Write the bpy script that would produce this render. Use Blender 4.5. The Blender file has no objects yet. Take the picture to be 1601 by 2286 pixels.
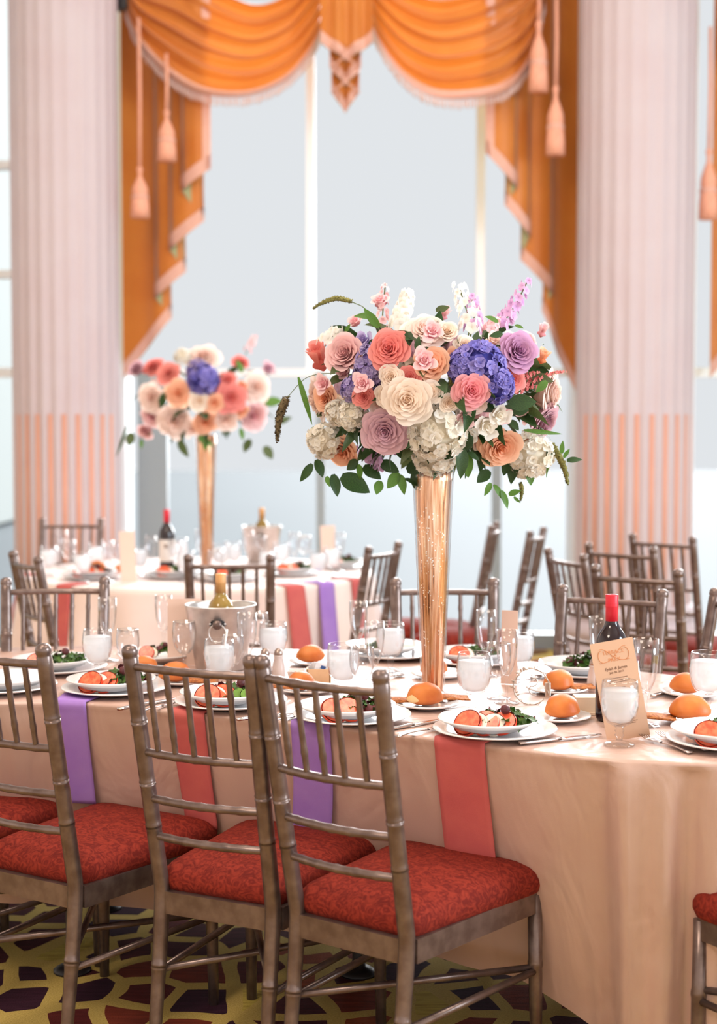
import bpy, math, random
from math import sin, cos, pi, sqrt, radians, atan2, exp
from mathutils import Vector, Matrix, Quaternion

random.seed(7)
SC = bpy.context.scene
COL = SC.collection

# ------------------------------------------------------------------ camera
IMW, IMH = 1601.0, 2286.0
F = 3400.0                       # focal length in pixels of the 1601 px frame
HC = 1.44                        # eye height
PIT = math.atan((1143 - 955) / F)
cam_d = bpy.data.cameras.new('camera'); cam = bpy.data.objects.new('camera', cam_d); COL.objects.link(cam)
cam.location = (0, 0, HC); cam.rotation_euler = (pi / 2 - PIT, 0, 0)
cam_d.sensor_fit = 'HORIZONTAL'; cam_d.sensor_width = 36.0; cam_d.lens = 36.0 * F / IMW
cam_d.clip_end = 300
cam_d.dof.use_dof = True; cam_d.dof.focus_distance = 3.62; cam_d.dof.aperture_fstop = 3.3
SC.camera = cam

# ------------------------------------------------------------------ world, sun, room lamps, exposure
def lin(c):
    c = c / 255.0
    return c / 12.92 if c <= 0.04045 else ((c + 0.055) / 1.055) ** 2.4
def rgb(r, g, b):
    return (lin(r), lin(g), lin(b), 1.0)

world = bpy.data.worlds.new('overcast_sky'); SC.world = world; world.use_nodes = True
bg = world.node_tree.nodes['Background']
bg.inputs['Color'].default_value = (0.93, 0.965, 1.0, 1); bg.inputs['Strength'].default_value = 0.82

sun_d = bpy.data.lights.new('hazy_sun', 'SUN'); sun = bpy.data.objects.new('hazy_sun', sun_d); COL.objects.link(sun)
sun_d.energy = 8.0; sun_d.angle = radians(40); sun_d.color = (0.95, 0.98, 1.0)
sun.rotation_euler = Vector((-0.30, -1.0, -0.36)).to_track_quat('-Z', 'Y').to_euler()

def area(name, loc, target, size, power, color):
    d = bpy.data.lights.new(name, 'AREA'); o = bpy.data.objects.new(name, d); COL.objects.link(o)
    d.shape = 'DISK'; d.size = size; d.energy = power; d.color = color
    o.location = loc
    o.rotation_euler = (Vector(target) - Vector(loc)).to_track_quat('-Z', 'Y').to_euler()
    return o
area('ballroom_lamp_1', (-1.6, 3.4, 5.4), (-1.2, 3.6, 0.0), 1.8, 85, (1.0, 0.88, 0.76))
area('ballroom_lamp_2', (1.8, 3.4, 5.4), (1.4, 3.6, 0.0), 1.8, 80, (1.0, 0.88, 0.76))
area('ballroom_lamp_3', (0.0, 7.2, 5.4), (0.0, 7.2, 0.0), 1.8, 40, (1.0, 0.90, 0.82))
area('ballroom_lamp_4', (-2.6, -0.2, 5.4), (0.0, 4.0, 1.4), 1.8, 170, (1.0, 0.86, 0.72))

sw = area('side_window_daylight', (6.6, 1.6, 2.4), (0.4, 3.6, 1.0), 3.4, 520, (0.76, 0.90, 1.0))

SC.view_settings.view_transform = 'Standard'; SC.view_settings.look = 'None'
SC.view_settings.exposure = 0.0; SC.view_settings.gamma = 1.0; SC.view_settings.use_curve_mapping = False
SC.cycles.max_bounces = 8; SC.cycles.transparent_max_bounces = 28
SC.cycles.adaptive_threshold = 0.02
SC.cycles.diffuse_bounces = 3; SC.cycles.glossy_bounces = 4; SC.cycles.transmission_bounces = 8
SC.cycles.caustics_reflective = False; SC.cycles.caustics_refractive = False
SC.cycles.sample_clamp_indirect = 4.0

# ------------------------------------------------------------------ pixel -> place helpers (measured from the photograph)
CP, SP = cos(PIT), sin(PIT)
def pz(u, v, z):                 # point on the horizontal plane z
    s = (v - IMH / 2) / F
    dy = CP - s * SP; dz = -SP - s * CP
    t = (z - HC) / dz
    return Vector(((u - IMW / 2) / F * t, dy * t, z))
def py(u, v, Y):                 # point at the distance Y into the room
    s = (v - IMH / 2) / F
    dy = CP - s * SP; dz = -SP - s * CP
    t = Y / dy
    return Vector(((u - IMW / 2) / F * t, Y, HC + dz * t))
def proj(p):
    y, z = p[1], p[2] - HC
    d = y * CP - z * SP; w = z * CP + y * SP
    return (IMW / 2 + F * p[0] / d, IMH / 2 - F * w / d)

# ------------------------------------------------------------------ mesh builder
class MB:
    def __init__(s): s.v = []; s.f = []; s.t = []; s.mi = []; s.cur = 0
    def _t(s, n, t): s.t += [t] * n
    def add(s, vs, fs, t=0.5):
        b = len(s.v); s.v += [tuple(p) for p in vs]
        if isinstance(t, (list, tuple)): s.t += list(t)
        else: s._t(len(vs), t)
        s.f += [tuple(i + b for i in f) for f in fs]; s.mi += [s.cur] * len(fs)
        return s
    def box(s, c, d, M=None, t=0.5):
        x, y, z = [k / 2 for k in d]
        vs = [Vector((a * x, b * y, e * z)) for e in (-1, 1) for b in (-1, 1) for a in (-1, 1)]
        if M is not None: vs = [M @ p for p in vs]
        vs = [p + Vector(c) for p in vs]
        return s.add(vs, [(0, 2, 3, 1), (4, 5, 7, 6), (0, 1, 5, 4), (2, 6, 7, 3), (0, 4, 6, 2), (1, 3, 7, 5)], t)
    def bar(s, a, b, w, h, up=(0, 0, 1)):
        a = Vector(a); b = Vector(b); d = (b - a); L = d.length; d.normalize()
        sd = d.cross(Vector(up)); sd.normalize(); u = sd.cross(d)
        M = Matrix((sd, d, u)).transposed()
        return s.box((a + b) / 2, (w, L, h), M)
    def tube(s, path, rad, n=10, cap=True, t=0.5, squash=None):
        P = [Vector(p) for p in path]; m = len(P)
        R = rad if isinstance(rad, (list, tuple)) else [rad] * m
        vs = []; fs = []; ref = None
        for i in range(m):
            d = (P[min(i + 1, m - 1)] - P[max(i - 1, 0)])
            if d.length < 1e-9: d = Vector((0, 0, 1))
            d.normalize()
            if ref is None:
                ref = Vector((1, 0, 0)) if abs(d.x) < 0.9 else Vector((0, 1, 0))
            a = (ref - d * ref.dot(d)); a.normalize(); ref = a; b = d.cross(a)
            for k in range(n):
                q = 2 * pi * k / n
                vs.append(P[i] + (a * cos(q) + b * sin(q)) * R[i])
        for i in range(m - 1):
            for k in range(n):
                k2 = (k + 1) % n
                fs.append((i * n + k, i * n + k2, (i + 1) * n + k2, (i + 1) * n + k))
        if cap:
            fs.append(tuple(range(n - 1, -1, -1))); fs.append(tuple((m - 1) * n + k for k in range(n)))
        return s.add(vs, fs, t)
    def lathe(s, prof, n=28, c=(0, 0, 0), t=0.5, cap=True, M=None):
        vs = []; fs = []; m = len(prof); c = Vector(c)
        for r, z in prof:
            for k in range(n):
                q = 2 * pi * k / n; p = Vector((r * cos(q), r * sin(q), z))
                if M is not None: p = M @ p
                vs.append(p + c)
        for i in range(m - 1):
            for k in range(n):
                k2 = (k + 1) % n
                fs.append((i * n + k, i * n + k2, (i + 1) * n + k2, (i + 1) * n + k))
        if cap:
            if prof[0][0] > 1e-6: fs.append(tuple(range(n - 1, -1, -1)))
            if prof[-1][0] > 1e-6: fs.append(tuple((m - 1) * n + k for k in range(n)))
        return s.add(vs, fs, t)
    def grid(s, fn, nu, nv, t=None):
        vs = []; ts = []
        for j in range(nv + 1):
            for i in range(nu + 1):
                vs.append(fn(i / nu, j / nv)); ts.append(0.5 if t is None else t(i / nu, j / nv))
        w = nu + 1
        fs = [(j * w + i, j * w + i + 1, (j + 1) * w + i + 1, (j + 1) * w + i) for j in range(nv) for i in range(nu)]
        return s.add(vs, fs, ts)
    def slab(s, fn, nu, nv, th, t=None):          # grid with thickness along its normal
        P = [[Vector(fn(i / nu, j / nv)) for i in range(nu + 1)] for j in range(nv + 1)]
        vs = []; ts = []; w = nu + 1; N = w * (nv + 1)
        nrm = []
        for j in range(nv + 1):
            for i in range(nu + 1):
                a = P[j][min(i + 1, nu)] - P[j][max(i - 1, 0)]; b = P[min(j + 1, nv)][i] - P[max(j - 1, 0)][i]
                n = a.cross(b); n = n.normalized() if n.length > 1e-12 else Vector((0, 0, 1)); nrm.append(n)
        for sg in (0.5, -0.5):
            for j in range(nv + 1):
                for i in range(nu + 1):
                    vs.append(P[j][i] + nrm[j * w + i] * th * sg); ts.append(0.5 if t is None else t(i / nu, j / nv))
        fs = []
        for j in range(nv):
            for i in range(nu):
                a, b, c, d = j * w + i, j * w + i + 1, (j + 1) * w + i + 1, (j + 1) * w + i
                fs.append((a, b, c, d)); fs.append((d + N, c + N, b + N, a + N))
        for i in range(nu):
            fs.append((i + 1, i, i + N, i + 1 + N)); k = nv * w + i; fs.append((k, k + 1, k + 1 + N, k + N))
        for j in range(nv):
            a, b = j * w, (j + 1) * w; fs.append((a, b, b + N, a + N)); a += nu; b += nu; fs.append((b, a, a + N, b + N))
        return s.add(vs, fs, ts)
    def mesh(s, name, smooth=True):
        me = bpy.data.meshes.new(name); me.from_pydata(s.v, [], s.f); 
        at = me.attributes.new('tint', 'FLOAT', 'POINT'); at.data.foreach_set('value', s.t)
        if smooth: me.polygons.foreach_set('use_smooth', [True] * len(me.polygons))
        if any(s.mi): me.polygons.foreach_set('material_index', s.mi)
        me.update(); return me
    def build(s, name, mat, parent=None, smooth=True, loc=None, label=None):
        return obj(name, s.mesh(name, smooth), mat, parent, loc, label)

def obj(name, me, mat=None, parent=None, loc=None, label=None):
    o = bpy.data.objects.new(name, me); COL.objects.link(o)
    if mat is not None:
        ms = mat if isinstance(mat, (list, tuple)) else [mat]
        if len(me.materials) == 0:
            for m in ms: me.materials.append(None)
        for k, m in enumerate(ms):
            o.material_slots[k].link = 'OBJECT'; o.material_slots[k].material = m
    if parent is not None: o.parent = parent
    if loc is not None: o.location = loc
    if label: o['label'] = label
    return o
def edge_split(o, ang=40):
    for p in o.data.polygons: p.use_smooth = True
    try: o.data.set_sharp_from_angle(angle=radians(ang))
    except Exception: pass
    return o
def empty(name, loc=(0, 0, 0), rz=0.0):
    o = bpy.data.objects.new(name, None); COL.objects.link(o); o.location = loc; o.rotation_euler = (0, 0, rz)
    o.empty_display_size = 0.05
    return o
def tag(o, label, cat, group=None, kind=None):
    o['label'] = label; o['category'] = cat
    if group: o['group'] = group
    if kind: o['kind'] = kind
    return o
def struct(o, label=None):
    o['kind'] = 'structure'
    if label: o['label'] = label
    return o
def copy_tree(o, parent=None):
    c = o.copy(); COL.objects.link(c); c.parent = parent
    for ch in list(o.children): copy_tree(ch, c)
    return c

# ------------------------------------------------------------------ materials
def nodes(name):
    m = bpy.data.materials.new(name); m.use_nodes = True; nt = m.node_tree
    return m, nt, nt.nodes['Principled BSDF'], nt.nodes['Material Output']
def mat(name, c, rough=0.5, metal=0.0, c2=None, scale=20.0, bump=0.0, bscale=60.0, spec=0.5, trans=0.0, sheen=0.0, stretch=None, detail=3.0):
    m, nt, b, out = nodes(name)
    b.inputs['Base Color'].default_value = c; b.inputs['Roughness'].default_value = rough; b.inputs['Metallic'].default_value = metal
    b.inputs['Specular IOR Level'].default_value = spec
    if sheen: b.inputs['Sheen Weight'].default_value = sheen
    tc = nt.nodes.new('ShaderNodeTexCoord')
    if c2 is not None:
        n = nt.nodes.new('ShaderNodeTexNoise'); n.inputs['Scale'].default_value = scale; n.inputs['Detail'].default_value = detail
        src = tc.outputs['Object']
        if stretch:
            mp = nt.nodes.new('ShaderNodeMapping'); mp.inputs['Scale'].default_value = stretch
            nt.links.new(src, mp.inputs['Vector']); src = mp.outputs['Vector']
        nt.links.new(src, n.inputs['Vector'])
        r = nt.nodes.new('ShaderNodeValToRGB'); r.color_ramp.elements[0].position = 0.35; r.color_ramp.elements[1].position = 0.65
        r.color_ramp.elements[0].color = c; r.color_ramp.elements[1].color = c2
        nt.links.new(n.outputs['Fac'], r.inputs['Fac']); nt.links.new(r.outputs['Color'], b.inputs['Base Color'])
    if bump:
        n2 = nt.nodes.new('ShaderNodeTexNoise'); n2.inputs['Scale'].default_value = bscale; n2.inputs['Detail'].default_value = 4
        nt.links.new(tc.outputs['Object'], n2.inputs['Vector'])
        bp = nt.nodes.new('ShaderNodeBump'); bp.inputs['Strength'].default_value = bump; bp.inputs['Distance'].default_value = 0.004
        nt.links.new(n2.outputs['Fac'], bp.inputs['Height']); nt.links.new(bp.outputs['Normal'], b.inputs['Normal'])
    if trans:
        tr = nt.nodes.new('ShaderNodeBsdfTranslucent'); tr.inputs['Color'].default_value = c2 or c
        mx = nt.nodes.new('ShaderNodeMixShader'); mx.inputs[0].default_value = trans
        nt.links.new(b.outputs[0], mx.inputs[1]); nt.links.new(tr.outputs[0], mx.inputs[2]); nt.links.new(mx.outputs[0], out.inputs['Surface'])
    return m
def petal_mat(name, deep, light, trans=0.3):
    m, nt, b, out = nodes(name)
    a = nt.nodes.new('ShaderNodeAttribute'); a.attribute_name = 'tint'
    r = nt.nodes.new('ShaderNodeValToRGB'); r.color_ramp.elements[0].color = deep; r.color_ramp.elements[1].color = light
    nt.links.new(a.outputs['Fac'], r.inputs['Fac'])
    nt.links.new(r.outputs['Color'], b.inputs['Base Color']); b.inputs['Roughness'].default_value = 0.65; b.inputs['Specular IOR Level'].default_value = 0.2
    tr = nt.nodes.new('ShaderNodeBsdfTranslucent'); nt.links.new(r.outputs['Color'], tr.inputs['Color'])
    mx = nt.nodes.new('ShaderNodeMixShader'); mx.inputs[0].default_value = trans
    nt.links.new(b.outputs[0], mx.inputs[1]); nt.links.new(tr.outputs[0], mx.inputs[2]); nt.links.new(mx.outputs[0], out.inputs['Surface'])
    return m
def glass_mat(name, tint=(1, 1, 1, 1), base=0.05, edge=0.75, rough=0.02, power=2.2):
    m, nt, b, out = nodes(name); nt.nodes.remove(b)
    tr = nt.nodes.new('ShaderNodeBsdfTransparent'); tr.inputs['Color'].default_value = tint
    gl = nt.nodes.new('ShaderNodeBsdfGlossy'); gl.inputs['Roughness'].default_value = rough
    lw = nt.nodes.new('ShaderNodeLayerWeight'); lw.inputs['Blend'].default_value = 0.5
    pw = nt.nodes.new('ShaderNodeMath'); pw.operation = 'POWER'; pw.inputs[1].default_value = power
    mr = nt.nodes.new('ShaderNodeMapRange'); mr.inputs['To Min'].default_value = base; mr.inputs['To Max'].default_value = edge
    nt.links.new(lw.outputs['Facing'], pw.inputs[0]); nt.links.new(pw.outputs[0], mr.inputs['Value'])
    mx = nt.nodes.new('ShaderNodeMixShader'); nt.links.new(mr.outputs[0], mx.inputs[0])
    nt.links.new(tr.outputs[0], mx.inputs[1]); nt.links.new(gl.outputs[0], mx.inputs[2]); nt.links.new(mx.outputs[0], out.inputs['Surface'])
    return m
M = {}
M['glass'] = glass_mat('clear_glass', (0.995, 0.995, 1.0, 1), 0.035, 0.85)
M['pane'] = glass_mat('window_glass', (1, 1, 1, 1), 0.0, 0.25, 0.0)
def water_mat():
    m, nt, b, out = nodes('iced_water')
    b.inputs['Base Color'].default_value = rgb(250, 252, 255); b.inputs['Roughness'].default_value = 0.3
    tr = nt.nodes.new('ShaderNodeBsdfTransparent'); tl = nt.nodes.new('ShaderNodeBsdfTranslucent'); tl.inputs['Color'].default_value = (1, 1, 1, 1)
    m1 = nt.nodes.new('ShaderNodeMixShader'); m1.inputs[0].default_value = 0.6
    m2 = nt.nodes.new('ShaderNodeMixShader'); m2.inputs[0].default_value = 0.2
    nt.links.new(b.outputs[0], m1.inputs[1]); nt.links.new(tl.outputs[0], m1.inputs[2])
    nt.links.new(m1.outputs[0], m2.inputs[1]); nt.links.new(tr.outputs[0], m2.inputs[2]); nt.links.new(m2.outputs[0], out.inputs['Surface'])
    return m
M['water'] = water_mat()
M['plate'] = mat('white_china', rgb(240, 236, 236), 0.12, spec=0.6)
M['cloth'] = mat('champagne_tablecloth', rgb(204, 168, 152), 0.36, c2=rgb(200, 162, 146), scale=9, bump=0.10, bscale=500)
def wrinkle(m):
    nt = m.node_tree; b = nt.nodes['Principled BSDF']; tc = nt.nodes.new('ShaderNodeTexCoord'); mp = nt.nodes.new('ShaderNodeMapping'); mp.inputs['Scale'].default_value = (1.6, 1.6, 0.8); mp.inputs['Rotation'].default_value = (0.3, 0.5, 0.4)
    n = nt.nodes.new('ShaderNodeTexNoise'); n.inputs['Scale'].default_value = 3.2; n.inputs['Detail'].default_value = 3; n.inputs['Distortion'].default_value = 1.2
    nt.links.new(tc.outputs['Object'], mp.inputs[0]); nt.links.new(mp.outputs[0], n.inputs['Vector'])
    bp = nt.nodes.new('ShaderNodeBump'); bp.inputs['Strength'].default_value = 0.5; bp.inputs['Distance'].default_value = 0.03
    nt.links.new(n.outputs['Fac'], bp.inputs['Height'])
    old = b.inputs['Normal'].links[0].from_node if b.inputs['Normal'].links else None
    if old: nt.links.new(bp.outputs['Normal'], old.inputs['Normal'])
    else: nt.links.new(bp.outputs['Normal'], b.inputs['Normal'])
wrinkle(M['cloth']); M['cloth'].node_tree.nodes['Principled BSDF'].inputs['IOR'].default_value = 1.85
M['cloth2'] = mat('blush_tablecloth', rgb(244, 220, 212), 0.6, c2=rgb(240, 214, 204), scale=6, sheen=0.3)
M['nap_pink'] = mat('coral_rose_napkin', rgb(205, 98, 92), 0.75, c2=rgb(198, 90, 88), scale=14, bump=0.15, bscale=700)
M['nap_purple'] = mat('lilac_napkin', rgb(168, 126, 200), 0.7, c2=rgb(160, 116, 196), scale=14, bump=0.15, bscale=700)
M['frame'] = mat('antique_bronze_frame', rgb(130, 112, 106), 0.30, 0.65, c2=rgb(108, 90, 84), scale=30, bump=0.05, bscale=150)
def cushion_mat():
    m, nt, b, out = nodes('rust_brocade')
    tc = nt.nodes.new('ShaderNodeTexCoord')
    w = nt.nodes.new('ShaderNodeTexVoronoi'); w.inputs['Scale'].default_value = 60; w.feature = 'SMOOTH_F1'
    n = nt.nodes.new('ShaderNodeTexNoise'); n.inputs['Scale'].default_value = 45; n.inputs['Detail'].default_value = 3; n.inputs['Distortion'].default_value = 2.5
    nt.links.new(tc.outputs['Object'], n.inputs['Vector']); nt.links.new(tc.outputs['Object'], w.inputs['Vector'])
    r = nt.nodes.new('ShaderNodeValToRGB'); e = r.color_ramp.elements
    e[0].position = 0.4; e[0].color = rgb(108, 33, 26); e[1].position = 0.62; e[1].color = rgb(142, 50, 36)
    nt.links.new(n.outputs['Fac'], r.inputs['Fac']); nt.links.new(r.outputs['Color'], b.inputs['Base Color'])
    b.inputs['Roughness'].default_value = 0.85; b.inputs['Specular IOR Level'].default_value = 0.15
    bp = nt.nodes.new('ShaderNodeBump'); bp.inputs['Strength'].default_value = 0.3; bp.inputs['Distance'].default_value = 0.003
    nt.links.new(n.outputs['Fac'], bp.inputs['Height']); nt.links.new(bp.outputs['Normal'], b.inputs['Normal'])
    return m
M['cushion'] = cushion_mat()
def carpet_mat():
    m, nt, b, out = nodes('patterned_carpet')
    tc = nt.nodes.new('ShaderNodeTexCoord'); mp = nt.nodes.new('ShaderNodeMapping'); mp.inputs['Scale'].default_value = (1.0, 0.8, 1.0)
    nt.links.new(tc.outputs['Object'], mp.inputs['Vector'])
    nz = nt.nodes.new('ShaderNodeTexNoise'); nz.inputs['Scale'].default_value = 3.0; nt.links.new(mp.outputs[0], nz.inputs['Vector'])
    ad = nt.nodes.new('ShaderNodeMixRGB'); ad.blend_type = 'ADD'; ad.inputs[0].default_value = 0.10
    nt.links.new(mp.outputs[0], ad.inputs[1]); nt.links.new(nz.outputs['Color'], ad.inputs[2])
    v = nt.nodes.new('ShaderNodeTexVoronoi'); v.feature = 'DISTANCE_TO_EDGE'; v.inputs['Scale'].default_value = 7.0; v.inputs['Randomness'].default_value = 0.75
    v2 = nt.nodes.new('ShaderNodeTexVoronoi'); v2.feature = 'F1'; v2.inputs['Scale'].default_value = 7.0; v2.inputs['Randomness'].default_value = 0.75
    for q in (v, v2): nt.links.new(ad.outputs[0], q.inputs['Vector'])
    r = nt.nodes.new('ShaderNodeValToRGB'); r.color_ramp.interpolation = 'CONSTANT'; e = r.color_ramp.elements
    e[0].position = 0.0; e[0].color = rgb(74, 30, 34); e[1].position = 0.32; e[1].color = rgb(122, 52, 36)
    for p, c in ((0.5, rgb(58, 30, 44)), (0.66, rgb(150, 74, 40)), (0.8, rgb(92, 36, 34)), (0.92, rgb(196, 172, 84))):
        k = e.new(p); k.color = c
    sp = nt.nodes.new('ShaderNodeSeparateColor'); nt.links.new(v2.outputs['Color'], sp.inputs[0]); nt.links.new(sp.outputs[0], r.inputs['Fac'])
    st = nt.nodes.new('ShaderNodeTexNoise'); st.inputs['Scale'].default_value = 40; st.inputs['Detail'].default_value = 2
    mpp = nt.nodes.new('ShaderNodeMapping'); mpp.inputs['Scale'].default_value = (0.25, 2.0, 1); nt.links.new(tc.outputs['Object'], mpp.inputs[0]); nt.links.new(mpp.outputs[0], st.inputs['Vector'])
    mul = nt.nodes.new('ShaderNodeMixRGB'); mul.blend_type = 'OVERLAY'; mul.inputs[0].default_value = 0.6
    nt.links.new(r.outputs['Color'], mul.inputs[1]); nt.links.new(st.outputs['Fac'], mul.inputs[2])
    er = nt.nodes.new('ShaderNodeValToRGB'); er.color_ramp.interpolation = 'CONSTANT'; ee = er.color_ramp.elements
    ee[0].position = 0; ee[0].color = (1, 1, 1, 1); ee[1].position = 0.13; ee[1].color = (0, 0, 0, 1)
    nt.links.new(v.outputs['Distance'], er.inputs['Fac'])
    fz = nt.nodes.new('ShaderNodeTexNoise'); fz.inputs['Scale'].default_value = 220
    nt.links.new(tc.outputs['Object'], fz.inputs['Vector'])
    yr = nt.nodes.new('ShaderNodeValToRGB'); yr.color_ramp.elements[0].color = rgb(168, 138, 60); yr.color_ramp.elements[1].color = rgb(228, 200, 120)
    nt.links.new(fz.outputs['Fac'], yr.inputs['Fac'])
    mx = nt.nodes.new('ShaderNodeMixRGB'); nt.links.new(er.outputs['Color'], mx.inputs[0]); nt.links.new(mul.outputs[0], mx.inputs[1]); nt.links.new(yr.outputs['Color'], mx.inputs[2])
    nt.links.new(mx.outputs[0], b.inputs['Base Color']); b.inputs['Roughness'].default_value = 0.95; b.inputs['Specular IOR Level'].default_value = 0.1
    bp = nt.nodes.new('ShaderNodeBump'); bp.inputs['Strength'].default_value = 0.5; bp.inputs['Distance'].default_value = 0.004
    nt.links.new(fz.outputs['Fac'], bp.inputs['Height']); nt.links.new(bp.outputs['Normal'], b.inputs['Normal'])
    return m
M['carpet'] = carpet_mat()
M['column'] = mat('pinkish_plaster', rgb(203, 189, 194), 0.7, c2=rgb(201, 184, 189), scale=3)
M['salmon'] = mat('salmon_flute_strip', rgb(226, 168, 144), 0.8, c2=rgb(222, 160, 138), scale=4)
M['wallpaint'] = mat('warm_cream_paint', rgb(236, 228, 222), 0.8)
M['white'] = mat('white_painted_wood', rgb(248, 250, 254), 0.5)
M['greyframe'] = mat('grey_window_frame', rgb(150, 160, 166), 0.45)
M['silk'] = mat('orange_gold_silk', rgb(222, 134, 46), 0.42, c2=rgb(214, 122, 36), scale=4, sheen=0.4, trans=0.18, bump=0.05, bscale=90)
M['trim'] = mat('blush_trim', rgb(240, 190, 170), 0.7, c2=rgb(232, 178, 160), scale=50, trans=0.15)
M['lining'] = mat('sage_lining', rgb(172, 170, 128), 0.8, trans=0.1)
M['fringe'] = mat('pale_fringe', rgb(240, 216, 210), 0.85, c2=rgb(230, 196, 186), scale=90, trans=0.2)
M['tassel'] = mat('peach_tassel_cord', rgb(240, 176, 148), 0.75, c2=rgb(228, 158, 132), scale=60, stretch=(3, 3, 0.3))
M['terrace'] = mat('pale_terrace_paving', rgb(104, 113, 118), 0.8)
M['black'] = mat('black_iron', rgb(38, 34, 36), 0.4, 0.3)
M['silver'] = mat('polished_cutlery', rgb(222, 214, 212), 0.16, 1.0)
M['chrome'] = mat('brushed_aluminium', rgb(214, 208, 204), 0.36, 0.85, c2=rgb(196, 188, 184), scale=30)
M['leaf'] = mat('rose_leaf_green', rgb(62, 92, 44), 0.45, c2=rgb(40, 66, 34), scale=30, trans=0.3)
M['leaf2'] = mat('fresh_leaf_green', rgb(104, 142, 62), 0.5, c2=rgb(82, 122, 50), scale=30, trans=0.4)
M['leaf3'] = mat('olive_leaf_green', rgb(92, 104, 62), 0.5, c2=rgb(70, 84, 46), scale=30, trans=0.3)
M['stem'] = mat('green_stem', rgb(96, 112, 58), 0.6)
M['foxtail'] = mat('foxtail_green_gold', rgb(146, 138, 72), 0.85, c2=rgb(112, 108, 56), scale=250, bump=0.8, bscale=300)
M['foxtail2'] = mat('foxtail_brown', rgb(122, 104, 70), 0.85, c2=rgb(92, 78, 54), scale=250, bump=0.8, bscale=300)
M['tomato'] = mat('tomato_red', rgb(238, 84, 44), 0.3, c2=rgb(224, 60, 34), scale=40)
M['tomato_flesh'] = mat('tomato_flesh', rgb(242, 122, 84), 0.25, c2=rgb(232, 84, 54), scale=90)
M['mozz'] = mat('mozzarella', rgb(246, 232, 214), 0.4)
M['greens'] = mat('salad_green', rgb(88, 122, 48), 0.5, c2=rgb(54, 86, 34), scale=60, trans=0.25)
M['greens_red'] = mat('radicchio', rgb(112, 44, 50), 0.5, c2=rgb(80, 34, 38), scale=60, trans=0.15)
M['cucumber'] = mat('cucumber_green', rgb(112, 150, 62), 0.3)
M['bread'] = mat('golden_roll_crust', rgb(222, 128, 52), 0.5, c2=rgb(196, 98, 34), scale=16, bump=0.1, bscale=90)
M['crumb'] = mat('pale_bread_crumb', rgb(236, 194, 140), 0.8)
M['cracker'] = mat('seeded_cracker', rgb(206, 126, 62), 0.75, c2=rgb(146, 78, 34), scale=160, bump=0.5, bscale=200)
M['red_cap'] = mat('red_foil_capsule', rgb(214, 32, 52), 0.4)
M['wine'] = mat('dark_red_wine_glass', rgb(34, 18, 24), 0.1, spec=0.6)
M['tan_cap'] = mat('tan_foil_capsule', rgb(218, 160, 100), 0.45)
M['whitewine'] = mat('olive_wine_glass', rgb(150, 120, 60), 0.08, spec=0.6)
M['label'] = mat('cream_bottle_label', rgb(236, 226, 218), 0.7)
M['card'] = mat('kraft_menu_card', rgb(212, 170, 140), 0.8)
M['card_back'] = mat('blush_menu_card', rgb(232, 200, 184), 0.8)
M['ink_orange'] = mat('copper_ink', rgb(214, 138, 88), 0.6)
M['ink'] = mat('brown_ink', rgb(120, 84, 62), 0.7)
M['ceramic'] = mat('white_ceramic', rgb(238, 226, 220), 0.25)
M['caddy'] = mat('natural_bamboo', rgb(232, 188, 146), 0.6, c2=rgb(224, 178, 136), scale=30)
M['packet'] = mat('white_sugar_packet', rgb(240, 240, 244), 0.6)
M['packet_blue'] = mat('blue_packet_print', rgb(62, 92, 150), 0.6)
M['cream_box'] = mat('cream_ceramic', rgb(226, 200, 172), 0.4)
M['salt'] = mat('frosted_shaker_glass', rgb(232, 216, 210), 0.2, trans=0.3)
M['shaker_cap'] = mat('steel_shaker_cap', rgb(170, 150, 140), 0.3, 0.9)
M['wire'] = mat('silver_wire', rgb(196, 180, 166), 0.3, 0.9)
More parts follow.
